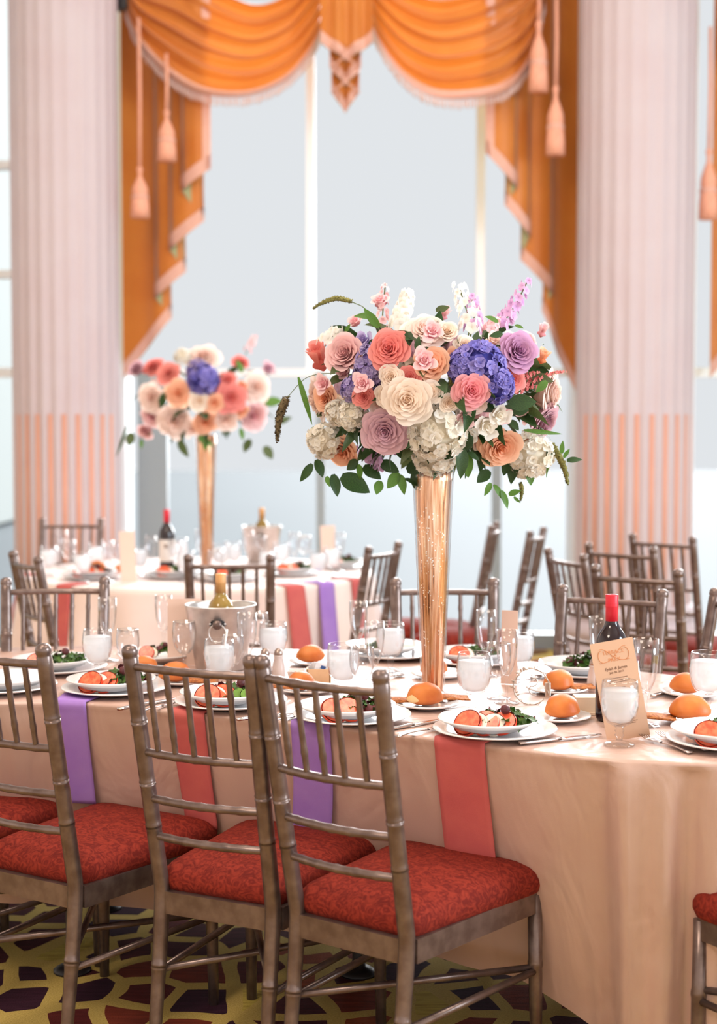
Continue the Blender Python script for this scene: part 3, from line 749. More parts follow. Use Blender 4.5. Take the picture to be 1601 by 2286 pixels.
# ------------------------------------------------------------------ napkins
def rim_index(u, lo=0):
    best = None
    for i in range(NO):
        if ON[i].y < 0.2:
            q = proj((OL[i].x, OL[i].y, TZ)); e = abs(q[0] - u)
            if best is None or e < best[0]: best = (e, i)
    i = best[1]
    return i
STEP = PER / NO
def napkin(u, width, drop, color, label, skew=0.0):
    i0 = rim_index(u)
    def surf(a, b):
        i = i0 + (a - 0.5) * width / STEP
        if b < 0.35:
            t = b / 0.35; p, n = rimat(i); q = p - n * 0.10 * (1 - t); return Vector((q.x, q.y, TZ + 0.0035))
        t = (b - 0.35) / 0.65; d = t * drop / (TZ - HEM)
        i += skew * t * t / STEP
        p = skirt(i, max(d, 0.0), 0.007 + 0.004 * sin(pi * a) + 0.012 * t * t)
        if d < .03: p.z = TZ + 0.0035 * (1 - d / .03) - d * (TZ - HEM)
        return p
    tag(MB().slab(surf, 10, 40, 0.004).build('napkin', color), label, 'napkin', 'napkins hanging over the near table edge')
napkin(1024, 0.125, 0.30, M['nap_pink'], 'coral rose napkin hanging behind the nearest chair seat, rightmost')
napkin(705, 0.105, 0.285, M['nap_purple'], 'lilac napkin seen through the back of the nearest chair', -0.035)
napkin(418, 0.10, 0.30, M['nap_pink'], 'coral rose napkin seen through the back of the middle near chair')
napkin(162, 0.085, 0.27, M['nap_purple'], 'lilac napkin hanging beside the left chair post')

# ------------------------------------------------------------------ tableware makers
def plate_mesh(R, h, name, well=0.62):
    return MB().lathe([(R * .55, 0), (R * .58, 0.002), (R * .97, h - .002), (R, h), (R * .985, h + .0025), (R * well, .006), (R * .5, .005), (0, .005)], 48).mesh(name)
CHARGER = plate_mesh(0.142, 0.016, 'plate'); SALADP = plate_mesh(0.118, 0.026, 'plate', .7); BREADP = plate_mesh(0.082, 0.012, 'plate')
OCC = []                       # footprints already taken on the tables: (x, y, radius)
def free(p, r, inside=None):   # slide a small thing away from or toward the viewer until its footprint is clear
    d = Vector((p.x, p.y, 0)).normalized()
    best = None
    for k in range(0, 60):
        for sg in (1, -1):
            q = p + d * (0.008 * k * sg)
            if inside and not inside(q): continue
            gap = min([sqrt((q.x - x) ** 2 + (q.y - y) ** 2) - rr - r for x, y, rr in OCC] + [9.0])
            if gap > 0.002: OCC.append((q.x, q.y, r)); return q
            if best is None or gap > best[0]: best = (gap, q)
    q = best[1] if best else p
    OCC.append((q.x, q.y, r)); return q
def plate(loc, me, label, group, name='plate'):
    OCC.append((loc[0], loc[1], max(v.co.x for v in me.vertices) * 0.96))
    return tag(obj(name, me, M['plate'], None, loc), label, 'plate', group)
def frilly(rnd, L, W):
    ph = rnd.uniform(0, 6)
    def fn(a, b):
        w = W * sin(pi * (0.12 + 0.83 * b)) ** 0.8 * (1 + 0.25 * sin(14 * b + ph))
        x = (a - 0.5) * 2 * w; z = 0.25 * abs(a - .5) * w + 0.12 * L * sin(pi * b) + 0.004 * sin(22 * b + 3 * a + ph) * abs(a - .5) * 2
        return Vector((x, b * L, z))
    return fn
def salad(loc, yaw, label, seed, tom=2, sc=1.0, cuc=True):
    rnd = random.Random(seed); s = empty('caprese_salad', loc, yaw); s.scale = (sc, sc, sc); tag(s, label, 'salad', 'salads with tomato on the plates')
    def disc(name, mats, r, th, pos, tilt, rz):
        m = MB(); m.lathe([(0, 0), (r * .97, 0), (r, th * .3), (r, th * .7), (r * .97, th)], 28, cap=False); m.cur = 1
        m.lathe([(r * .9, th + .0004), (0, th + .0008)], 28, cap=False)
        o = m.build(name, mats, s, loc=pos); o.rotation_euler = (tilt, 0, rz); return o
    for k in range(tom):
        x = -0.045 + 0.038 * k
        disc('tomato_slice', [M['tomato'], M['tomato_flesh']], .034, .008, (x, -.045 + .006 * k, .012), radians(50 - 5 * k), rnd.uniform(-.35, .25))
        if k < tom - 1 or tom == 1:
            disc('mozzarella_slice', [M['mozz'], M['mozz']], .029, .008, (x + .019, -.040, .010), radians(52), rnd.uniform(-.2, .2))
    m = MB(); m2 = MB()
    for k in range(64):
        q = rnd.uniform(0, 2 * pi); rr = .07 * sqrt(rnd.random()); hh = .008 + .040 * rnd.random() * (1 - rr / .09)
        x, y = rr * cos(q) + .022, rr * sin(q) * .8 + .012
        L = rnd.uniform(.022, .042); fn = frilly(rnd, L, L * .33)
        Q = Matrix.Rotation(rnd.uniform(0, 6.28), 3, 'Z') @ Matrix.Rotation(rnd.uniform(-.7, .7), 3, 'X') @ Matrix.Rotation(rnd.uniform(-.8, .8), 3, 'Y')
        off = Vector((x, y, hh))
        (m2 if rnd.random() < .24 else m).grid(lambda a, b: Q @ (fn(a, b) - Vector((0, L / 2, 0))) + off, 4, 6)
    o = m.build('salad_leaves', M['greens'], s); o['kind'] = 'stuff'
    o = m2.build('radicchio_leaves', M['greens_red'], s); o['kind'] = 'stuff'
    if cuc:
        for k in range(2):
            disc('cucumber_slice', [M['greens'], M['cucumber']], .019, .006, (.052 - .02 * k, -.042 + .006 * k, .014), radians(55), rnd.uniform(0, .6))
    m = MB(); m.lathe([(0, -.011), (.008, -.008), (.012, 0), (.008, .008), (0, .011)], 12); m.build('olive', M['greens_red'], s, loc=(.035, -.02, .044))
    return s
def roll(loc, r, label, seed, torn=False):
    rnd = random.Random(seed); ph = [rnd.uniform(0, 6) for _ in range(4)]; m = MB()
    def fn(a, b):
        q = a * 2 * pi; t = b * pi; k = 1 + .06 * sin(2 * q + ph[0]) + .04 * sin(3 * q + ph[1]) * sin(t) + .03 * sin(5 * t + ph[2])
        z = cos(t); zz = z * .86 if z > 0 else z * .42
        crease = -.05 * exp(-((q - 4.4) / .35) ** 2) * sin(t)
        return Vector(((r * (k + crease)) * sin(t) * cos(q), r * (k + crease) * sin(t) * sin(q), r * (zz + .42)))
    m.grid(fn, 32, 20)
    o = m.build('bread_roll', M['bread'], None, loc=loc); tag(o, label, 'bread roll', 'round golden bread rolls on side plates')
    if torn:
        m = MB(); m.grid(lambda a, b: fn(0.62 + .07 * (a - .5) * 2 * sin(pi * b), .40 + .26 * b) * 1.012, 8, 8); m.build('torn_crumb', M['crumb'], o)
    return o
def cracker(loc, yaw, label):
    m = MB(); m.slab(lambda a, b: Vector(((a - .5) * .085, (b - .5) * .05, .006 + .004 * sin(5 * a) * sin(3 * b))), 8, 5, .004)
    o = m.build('seeded_cracker', M['cracker'], None, loc=loc); o.rotation_euler = (0.06, 0.05, yaw); return tag(o, label, 'cracker', 'flat seeded crackers on side plates')

GOB_IN = [(.0, .046), (.018, .048), (.031, .062), (.038, .085), (.0395, .105), (.037, .130), (.0355, .140)]
GOB = dict(bowl=[(.004, .040), (.014, .042), (.026, .049), (.0355, .064), (.041, .088), (.0415, .106), (.039, .130), (.037, .1405), (.0355, .1405), (.0375, .128), (.0398, .105), (.0392, .088), (.0335, .066), (.024, .052), (.0, .046)],
           stem=[(.006, .010), (.007, .016), (.0105, .022), (.0075, .027), (.0105, .032), (.007, .037), (.012, .042)],
           foot=[(.0, .0), (.033, 0), (.034, .002), (.030, .005), (.012, .009), (.006, .012), (0, .012)],
           water=[(0, .0475), (.023, .053), (.0325, .067), (.0385, .088), (.039, .105), (.0378, .120), (0, .120)])
FLU = dict(bowl=[(.003, .070), (.010, .074), (.019, .095), (.0245, .120), (.0268, .150), (.0262, .186), (.0252, .186), (.0258, .150), (.0234, .120), (.018, .096), (.009, .078), (0, .074)],
           stem=[(.0045, .008), (.0036, .02), (.0036, .055), (.006, .066), (.0045, .072)],
           foot=[(0, 0), (.031, 0), (.032, .0015), (.028, .003), (.008, .007), (.004, .011), (0, .011)])
WIN = dict(bowl=[(.003, .058), (.014, .062), (.026, .078), (.0325, .100), (.034, .122), (.031, .150), (.030, .152), (.0328, .122), (.0313, .100), (.025, .080), (.013, .065), (0, .062)],
           stem=[(.005, .008), (.0042, .02), (.0042, .045), (.007, .055), (.005, .060)],
           foot=[(0, 0), (.031, 0), (.032, .0015), (.028, .003), (.008, .007), (.004, .011), (0, .011)])
GL = {}
for nm, D in (('gob', GOB), ('flu', FLU), ('win', WIN)):
    GL[nm] = {k: MB().lathe(p, 32).mesh({'bowl': 'bowl', 'stem': 'stem', 'foot': 'foot', 'water': 'water'}[k]) for k, p in D.items()}
GNAME = {'gob': ('water_goblet', 'goblet', 'footed goblets of iced water'), 'flu': ('champagne_flute', 'flute', 'empty champagne flutes'), 'win': ('wine_glass', 'wine glass', 'empty wine glasses')}
INSIDE = [None]
def glass(kind, loc, label, sc=1.0, group=None):
    n, cat, g = GNAME[kind]; loc = free(loc, {'gob': .042, 'flu': .032, 'win': .034}[kind] * sc, INSIDE[0]); e = empty(n, loc); e.scale = (sc, sc, sc); tag(e, label, cat, group or g)
    for k in GL[kind]: obj(k, GL[kind][k], M['water'] if k == 'water' else M['glass'], e)
    return e
def fork(loc, yaw, label):
    e = empty('fork', loc, yaw); tag(e, label, 'fork', 'forks on the near table')
    MB().slab(lambda a, b: Vector(((a - .5) * (.007 + .008 * (1 - b) ** 2), -.10 + .11 * b, .004 + .003 * sin(pi * b))), 3, 10, .0025).build('handle', M['silver'], e)
    MB().slab(lambda a, b: Vector(((a - .5) * (.008 + .015 * b ** .6), .01 + .035 * b, .006 - .003 * b + .003 * b * b)), 4, 8, .002).build('shoulder', M['silver'], e)
    for k in range(4):
        x = -.009 + .006 * k; MB().tube([(x, .044, .006), (x, .06, .005), (x, .083, .010)], [.0016, .0015, .0008], 6).build('tine', M['silver'], e)
    return e
def knife(loc, yaw, label):
    e = empty('knife', loc, yaw); tag(e, label, 'knife', 'knives on the near table')
    MB().slab(lambda a, b: Vector(((a - .5) * (.011 + .004 * sin(pi * b)), -.11 + .11 * b, .005)), 4, 8, .006).build('handle', M['silver'], e)
    MB().slab(lambda a, b: Vector(((a - .5) * .018 * (1 - b ** 3 * .7) + .003 * b, .11 * b, .004)), 4, 10, .0018).build('blade', M['silver'], e)
    return e
def spoon(loc, yaw, label):
    e = empty('spoon', loc, yaw); tag(e, label, 'spoon', 'spoons on the near table')
    MB().slab(lambda a, b: Vector(((a - .5) * (.006 + .007 * (1 - b) ** 2), -.09 + .10 * b, .004 + .003 * sin(pi * b))), 3, 10, .0025).build('handle', M['silver'], e)
    MB().slab(lambda a, b: Vector(((a - .5) * .034 * sin(pi * (.06 + .88 * b)) ** .7, .01 + .05 * b, .007 - .006 * sin(pi * b) * (1 - (2 * a - 1) ** 2))), 6, 8, .0018).build('bowl', M['silver'], e)
    return e
def T(u, v, dz=0.0):
    p = pz(u, v, TZ); p.z = TZ + 0.001 + dz; return p
GC, GS, GB = 'charger plates on the near table', 'salad plates on the near table', 'side plates on the near table'
# place settings of the near side, left to right, then the far side
SET = [(258, 1546, 'above the lilac napkin at the left', 2, 3), (516, 1576, 'seen through the middle near chair back', 2, 11),
       (786, 1608, 'seen through the nearest chair back', 2, 23), (1105, 1640, 'above the coral napkin right of the nearest chair', 3, 31),
       (1632, 1664, 'at the right edge above the forks', 2, 47), (128, 1499, 'behind the left chair post, far side', 1, 53),
       (1062, 1482, 'behind the vase among the flutes', 1, 61), (1306, 1508, 'left of the red wine bottle, far side', 0, 67)]
for u, v, ph, tm, sd in SET:
    p = T(u, v)
    near = v > 1540
    plate(p, CHARGER, 'white charger plate ' + ph, GC)
    plate(p + Vector((-.012, 0.006, .0105)), SALADP, 'white salad plate ' + ph, GS)
    salad(p + Vector((-.008, 0.004, .017)), random.Random(sd).uniform(-.25, .25), 'tomato and leaf salad ' + ph, sd, tm, 1.0 if v > 1500 else .95, cuc=sd in (11, 47))
p = T(8, 1541); plate(p, CHARGER, 'empty white charger plate cut off at the left edge', GC); plate(p + Vector((0.01, 0, .0105)), SALADP, 'empty white salad plate cut off at the left edge', GS)
p = T(880, 1467); plate(p, CHARGER, 'white charger plate left of the vase, far side', GC); plate(p + Vector((-.03, .02, .0105)), SALADP, 'white salad plate left of the vase, far side', GS)
salad(p + Vector((-.06, .02, .017)), .3, 'small dark leaf salad left of the vase, far side', 71, 0, .6, cuc=False)
salad(T(350, 1476) + Vector((0, 0, .02)), .2, 'leaf salad left of the ice bucket, far side', 73, 1, .7, cuc=False); plate(T(350, 1478), SALADP, 'white salad plate left of the ice bucket', GS)
# rolls on bread plates: (u, v_base, radius, label, torn)
for k, (u, v, r, ph, torn) in enumerate([(948, 1580, .044, 'with a torn pale spot in front of the vase', True), (672, 1546, .038, 'behind the nearest chair bar, by the sugar caddy', False),
        (694, 1484, .040, 'behind the sugar caddy', False), (968, 1512, .040, 'right behind the foot of the vase', False), (1248, 1546, .042, 'behind, right of the wire ornament', False),
        (1254, 1608, .044, 'in front, left of the cream dish', False), (1532, 1554, .042, 'far one at the right edge', False), (1540, 1612, .046, 'near one at the right edge beside the menu card', False),
        (392, 1527, .042, 'seen through the middle chair back', False), (322, 1506, .036, 'left of the ice bucket behind the salad', False)]):
    p = T(u, v); plate(p + Vector(({9: 0, 4: -.004, 5: -.012, 0: .006}.get(k, .018), 0.0, 0)), BREADP, 'side plate under the roll ' + ph, GB)
    roll(p + Vector((0, 0, .0065)), r, 'golden bread roll ' + ph, 100 + k, torn)
for k, (u, v, ph) in enumerate([(632, 1546, 'beside the shakers'), (1010, 1572, 'at the foot of the vase'), (1300, 1547, 'between two rolls and the wine bottle'), (1468, 1616, 'right of the menu card'), (453, 1534, 'seen through the middle chair back'), (900, 1578, 'left of the torn roll')]):
    cracker(T(u, v, .011), .3 * (k % 3) - .2, 'brown seeded cracker ' + ph)
for u, v, r in ((966, 1556, .064), (493, 1494, .106), (1364, 1608, .038), (592, 1513, .02), (622, 1513, .02), (1325, 1542, .02), (712, 1528, .034), (662, 1524, .034), (1313, 1592, .05), (1187, 1574, .03), (1404, 1650, .02), (1390, 1625, .02), (1364, 1650, .02)):
    p = T(u, v); OCC.append((p.x, p.y, r))
INSIDE[0] = lambda q: q.y < 4.72
# glasses
for kind, u, v, sc, ph in [
    ('gob', 218, 1518, 1.0, 'behind the left salad plate'), ('gob', 490, 1546, 1.0, 'in front of the ice bucket'), ('gob', 610, 1499, 1.0, 'behind the salt and pepper shakers'),
    ('gob', 766, 1562, 1.02, 'right of the sugar caddy'), ('gob', 872, 1500, 1.0, 'left of the vase, far one'), ('gob', 1058, 1590, 1.04, 'above the coral napkin salad'),
    ('gob', 1162, 1515, .95, 'behind the flutes and wire ornament'), ('gob', 1383, 1648, 1.02, 'in front of the menu card'), ('gob', 1578, 1590, 1.05, 'at the right edge before the rolls'),
    ('flu', 241, 1512, 1.02, 'beside the left goblet'), ('flu', 366, 1492, .98, 'left of the ice bucket'), ('flu', 552, 1522, 1.02, 'right of the ice bucket'), ('flu', 800, 1482, 1.0, 'far one left of the vase'),
    ('flu', 836, 1545, 1.0, 'near one left of the vase'), ('flu', 1084, 1510, 1.0, 'far one right of the vase'), ('flu', 1131, 1572, 1.0, 'near one right of the vase'),
    ('flu', 1441, 1622, 1.1, 'right of the menu card'), ('flu', 1336, 1520, 1.0, 'hidden behind the red wine bottle'),
    ('win', 286, 1514, .95, 'behind the middle chair post at left'), ('win', 412, 1500, 1.0, 'against the left side of the ice bucket'), ('win', 808, 1568, .95, 'between goblet and flute left of the vase'),
    ('win', 1113, 1560, .95, 'between goblet and flute right of the vase'), ('win', 575, 1502, 1.0, 'right behind the ice bucket'), ('win', 520, 1524, .9, 'straight behind the front goblet')]:
    nm = {'gob': 'footed goblet of iced water ', 'flu': 'tall clear champagne flute ', 'win': 'clear empty wine glass '}[kind]
    glass(kind, T(u, v), nm + ph, sc)
sg = [o for o in COL.objects if o.get('label') == 'footed goblet of iced water in front of the ice bucket'][0]
MB().tube([(.004, .01, .05), (.020, .012, .165)], .0026, 8).build('straw', M['plate'], sg)
# cutlery
def toward(u0, v0, u1, v1):
    a = T(u0, v0); b_ = T(u1, v1); d = b_ - a; return (a + b_) / 2, atan2(-d.x, d.y)
for kind, a, ph in [(fork, (1545, 1686, 1422, 1645), 'left of the right edge plate, outer'), (fork, (1580, 1680, 1460, 1640), 'left of the right edge plate, inner'),
                    (knife, (1165, 1664, 1335, 1644), 'right of the coral napkin plate'), (knife, (868, 1632, 975, 1612), 'right of the nearest chair back plate'),
                    (fork, (900, 1646, 1000, 1624), 'left of the coral napkin plate'), (knife, (572, 1606, 660, 1594), 'between the two chair back plates'),
                    (fork, (610, 1616, 655, 1604), 'left of the nearest chair back plate'), (knife, (296, 1582, 372, 1566), 'right of the left lilac napkin plate'),
                    (fork, (330, 1590, 385, 1574), 'left of the middle chair back plate'), (knife, (1450, 1560, 1560, 1534), 'on the far side right of the bottle'),
                    (spoon, (1150, 1530, 1215, 1510), 'behind the wire ornament'), (spoon, (845, 1520, 905, 1508), 'left of the vase')]:
    c, yaw = toward(*a); kind(c, yaw, 'polished %s %s' % (kind.__name__, ph))

# ------------------------------------------------------------------ bottles, bucket, cards, condiments
def bottle(loc, label, glassm, capm, h=0.30, rlab=None, name='wine_bottle', cat='bottle'):
    e = empty(name, loc); tag(e, label, cat); k = h / 0.30
    MB().lathe([(0, .004), (.030, 0), (.0355, .004), (.0372, .012), (.0372, .178 * k), (.036, .192 * k), (.030, .208 * k), (.021, .220 * k), (.0155, .232 * k), (.0142, .245 * k), (.0142, .262 * k), (0, .262 * k)], 32).build('bottle_glass', glassm, e)
    MB().lathe([(.0150, .236 * k), (.0150, .270 * k), (.0156, .271 * k), (.0150, .274 * k), (.0156, .278 * k), (.0150, .282 * k), (.0154, .298 * k), (.0145, .300 * k), (0, .3005 * k)], 28).build('capsule', capm, e)
    if rlab:
        MB().grid(lambda a, b: Vector((.0377 * cos(pi + pi * a), .0377 * sin(pi + pi * a), lerp(*rlab, b))), 20, 2).build('label', M['label'], e)
        MB().box((0, -.0385, rlab[1] - .03), (.014, .0015, .016)).build('label_crest', M['ink'], e)
    return e
bottle(T(1364, 1608), 'red wine bottle with a red capsule beside the menu card', M['wine'], M['red_cap'])
BK = T(493, 1494)
bk = empty('ice_bucket', BK); tag(bk, 'brushed aluminium ice bucket with a ring handle on the near table', 'ice bucket')
MB().lathe([(0, 0), (.068, 0), (.072, .004), (.101, .182), (.1035, .184), (.1035, .188), (.099, .188), (.097, .182), (.070, .008), (0, .008)], 48).build('body', M['chrome'], bk)
hp = MB().slab(lambda a, b: Vector(((a - .5) * .054 * 1.0, -.0895 - (0.046) * 0.158 - .0 + .010 * (2 * a - 1) ** 2, .142 + (b - .5) * .022 * sqrt(max(0.02, 1 - (2 * a - 1) ** 2)))), 16, 6, .003).build('handle_plate', M['black'], bk)
MB().lathe([(0, -.001), (.014, 0), (.013, .008), (.007, .012), (0, .0125)], 20, M=Matrix.Rotation(pi / 2, 3, 'X')).build('boss', M['frame'], hp, loc=(0, -.099, .140))
for s in (-1, 1): MB().lathe([(0, 0), (.003, 0), (.002, .002), (0, .0022)], 10, M=Matrix.Rotation(pi / 2, 3, 'X')).build('rivet', M['plate'], hp, loc=(s * .021, -.0955, .142))
ring = [(.024 * cos(t), -.1035, .116 + .026 * sin(t)) for t in [2 * pi * k / 28 for k in range(29)]]
MB().tube(ring, .0027, 8).build('ring_handle', M['chrome'], bk)
wb = bottle(BK + Vector((0, .012, .012)), 'white wine bottle with a tan capsule standing in the ice bucket', M['whitewine'], M['tan_cap'], h=0.262)
def card(name, u, v, w, h, label, matl, lean=0.0, yaw=0.0, lift=0.0, group=None):
    e = empty(name, T(u, v, lift), yaw); e.rotation_euler = (lean, 0, yaw); tag(e, label, 'menu card', group)
    MB().box((0, 0, h / 2), (w, .0012, h)).build('card', matl, e, smooth=False); return e
mc = card('menu_card', 1404, 1650, .098, .222, 'tall kraft menu card with copper logo leaning on the red wine bottle', M['card'], -.10, .06)
mc.rotation_euler = (-.10, -.17, .06)
def text(par, s, size, x, z, m, name='lettering', shear=0.0):
    c = bpy.data.curves.new(name, 'FONT'); c.body = s; c.size = size; c.align_x = 'CENTER'; c.align_y = 'CENTER'; c.extrude = .0002; c.shear = shear
    o = bpy.data.objects.new(name, c); COL.objects.link(o); o.parent = par; o.location = (x, -.0009, z); o.rotation_euler = (pi / 2, 0, 0); c.materials.append(m)
    bpy.context.view_layer.update(); me = bpy.data.meshes.new_from_object(o.evaluated_get(bpy.context.evaluated_depsgraph_get())); q = bpy.data.objects.new(name, me); COL.objects.link(q)
    q.parent = par; q.location = o.location; q.rotation_euler = o.rotation_euler; bpy.data.objects.remove(o); return q
text(mc, 'TERRACE', .0118, 0, .196, M['ink_orange']); text(mc, 'on the', .005, 0, .1875, M['ink_orange']); text(mc, 'PARK', .0118, 0, .179, M['ink_orange'])
for s in (-1, 1):
    P = [(s * (.030 - .060 * t) + s * .006 * sin(4 * t), -.001, .206 - .030 * t + .006 * sin(6.28 * t)) for t in [k / 16 for k in range(17)]]
    MB().tube(P, .0006, 6).build('flourish', M['ink_orange'], mc)
    P = [(s * (.027 + .008 * sin(t)), -.001, .190 + .013 * cos(t)) for t in [pi * k / 12 for k in range(13)]]
    MB().tube(P, .0006, 6).build('flourish', M['ink_orange'], mc)
text(mc, 'Eylah & James', .0092, 0, .160, M['ink'], shear=.2); text(mc, 'July 30, 2017', .0062, 0, .151, M['ink'])
rnd = random.Random(5)
for z in (.138, .1325, .1285, .116, .111, .100, .096, .085, .081, .077, .066, .0615, .0575, .0535, .042, .038, .034):
    MB().box((rnd.uniform(-.004, .004), -.0008, z), (rnd.uniform(.022, .05), .0004, .0013)).build('text_line', M['ink'], mc, smooth=False)
card('menu_card', 1390, 1625, .075, .150, 'shorter cream card tucked behind the copper logo menu', M['cream_box'], -.08, .02)
card('menu_card', 1136, 1528, .045, .2, 'blank blush menu card standing behind the flutes right of the vase', M['card_back'], -.04, -.35)
card('menu_card', 412, 1486, .098, .195, 'wide blush menu card standing left of the ice bucket', M['card_back'], -.06, .05)
def shaker(u, v, label, salt=True):
    e = empty('shaker', T(u, v)); tag(e, label, 'shaker')
    MB().lathe([(0, 0), (.019, 0), (.020, .004), (.0175, .03), (.0125, .056), (.0135, .060), (.0135, .063), (0, .063)], 20).build('shaker_body', M['salt'], e)
    MB().lathe([(.0125, .062), (.0125, .068), (.0105, .076), (.006, .081), (0, .0825)], 20).build('shaker_cap', M['shaker_cap'], e); return e
shaker(592, 1513, 'small glass shaker, left of the pair beside the ice bucket'); shaker(622, 1513, 'small glass shaker, right of the pair beside the ice bucket')
shaker(1326, 1538, 'small glass shaker standing left of the red wine bottle')
sd = empty('sugar_caddy', T(712, 1528)); tag(sd, 'bamboo caddy of sugar packets beside the goblet', 'caddy')
for s in (-1, 1):
    MB().box((0, s * .022, .022), (.062, .004, .044)).build('side_panel', M['caddy'], sd, smooth=False); MB().box((s * .031, 0, .022), (.004, .048, .044)).build('end_panel', M['caddy'], sd, smooth=False)
MB().box((0, 0, .002), (.06, .044, .004)).build('bottom', M['caddy'], sd, smooth=False)
for k in range(5):
    x = -.022 + .011 * k; pk = MB().box((0, 0, .03), (.036, .002, .055)).build('sugar_packet', M['packet'], sd, smooth=False, loc=(x * .4, -.012 + .006 * k, .004)); pk.rotation_euler = (.1, .35 - .2 * k, .2)
    MB().box((.004, -.0014, .048), (.014, .0006, .009)).build('print', M['packet_blue'], pk, smooth=False)
bw = empty('sauce_bowl', T(662, 1524)); tag(bw, 'small square white bowl left of the sugar caddy', 'bowl')
MB().lathe([(0, 0), (.022, 0), (.034, .03), (.036, .034), (.033, .034), (.021, .004), (0, .004)], 4).build('bowl', M['ceramic'], bw, smooth=False); bw.rotation_euler = (0, 0, pi / 4)
cb = empty('butter_dish', T(1313, 1592)); tag(cb, 'square cream butter dish between the roll and the red wine bottle', 'dish')
MB().box((0, 0, .003), (.085, .07, .006)).build('tray', M['cream_box'], cb, smooth=False); MB().box((0, 0, .024), (.068, .056, .036)).build('lid', M['cream_box'], cb, smooth=False)
# wire wreath ornament
we = empty('wire_wreath', T(1187, 1574)); tag(we, 'round silver wire wreath ornament with scrolls beside the flutes', 'ornament'); we.rotation_euler = (-.12, 0, .1)
RC_ = .045
MB().tube([(RC_ * cos(t), 0, RC_ + RC_ * sin(t)) for t in [2 * pi * k / 48 for k in range(49)]], .0014, 6).build('ring', M['wire'], we)
MB().tube([((RC_ + .003 * sin(9 * t)) * cos(t), .003 * cos(9 * t), RC_ + (RC_ + .003 * sin(9 * t)) * sin(t)) for t in [2 * pi * k / 120 for k in range(121)]], .0008, 5).build('vine', M['wire'], we)
MB().tube([(.004 + (.003 + .0022 * t) * cos(t), 0, RC_ - .006 + (.003 + .0022 * t) * sin(t)) for t in [5.2 * k / 30 for k in range(31)]], .0013, 6).build('scroll', M['wire'], we)
MB().tube([(.006 - (.003 + .0022 * t) * cos(t), 0, RC_ + .014 + (.003 + .0020 * t) * sin(t)) for t in [5.2 * k / 30 for k in range(31)]], .0013, 6).build('scroll', M['wire'], we)
rnd = random.Random(3); lf = MB().slab(lambda a, b: Vector(((a - .5) * .005 * sin(pi * (.05 + .9 * b)), 0, .010 * b)), 2, 4, .0006).mesh('wire_leaf')
for k in range(16):
    t = 1.2 + 2.6 * k / 16; o = obj('wire_leaf', lf, M['wire'], we, (RC_ * cos(t), 0, RC_ + RC_ * sin(t))); o.rotation_euler = (rnd.uniform(-.5, .5), rnd.uniform(-1.5, 1.5), 0)
MB().slab(lambda a, b: Vector((RC_ * .93 + (a - .5) * .016, -.001, RC_ - .010 + (b - .5) * .036 + .003 * sin(9 * b))), 4, 10, .001).build('filigree', M['wire'], we)

# ------------------------------------------------------------------ vases and flowers
def rose_mesh(name, n, open_=1.0, seed=1, cup=0.0, ruffle=0.02):
    rnd = random.Random(seed); m = MB()
    for k in range(n):
        q = k / (n - 1); th = k * 2.39996 + rnd.uniform(-.2, .2)
        R = (.06 + .74 * q ** .95) * (0.82 + .18 * open_); hw = lerp(1.35, .72, q ** .5) * rnd.uniform(.92, 1.1)
        H = lerp(.46, .20 + cup, q ** 1.5); base = H - lerp(.42, .85, q)
        curl = lerp(.02, .27, q ** 1.4) * open_; ph = rnd.uniform(0, 6); tilt = rnd.uniform(-.03, .03)
        def fn(a, b, R=R, hw=hw, H=H, base=base, curl=curl, th=th, q=q, ph=ph, tilt=tilt):
            s = (a - .5) * 2
            bb = b * (1 - .10 * s * s - .12 * abs(s) ** 4)
            r = R * (.42 + .58 * bb ** .8) * (1 - .10 * s * s * (1 - q))
            z = lerp(base, H + tilt, bb ** 1.0)
            e = max(0, bb - .62) / .38
            r += curl * e * e ; z -= curl * e * e * .8
            r *= 1 + ruffle * sin(4.5 * s + ph) * bb
            ang = th + s * hw * (.45 + .55 * sqrt(max(bb, 0.0)))
            return Vector((r * cos(ang), r * sin(ang), z + .018 * sin(5 * s + ph) * bb))
        def tn(a, b, q=q): return min(1, max(0, .10 + .38 * q + .55 * b ** 2.2))
        m.grid(fn, 7, 7, tn)
    m.lathe([(0, -.62), (.10, -.58), (.3, -.42), (.55, -.28), (.3, -.1), (.05, .35), (0, .36)], 12, t=0.12)
    return m.mesh(name)
ROSE = [rose_mesh('rose', 38, 1.0, 1), rose_mesh('rose', 32, .75, 2, .08), rose_mesh('rose', 42, 1.1, 4, ruffle=.05)]
LIS = [rose_mesh('lisianthus', 13, 1.0, 5, .1, .08), rose_mesh('lisianthus', 11, .9, 6, .15, .09)]
BUD = [rose_mesh('rose_bud', 12, .25, 8, .45)]
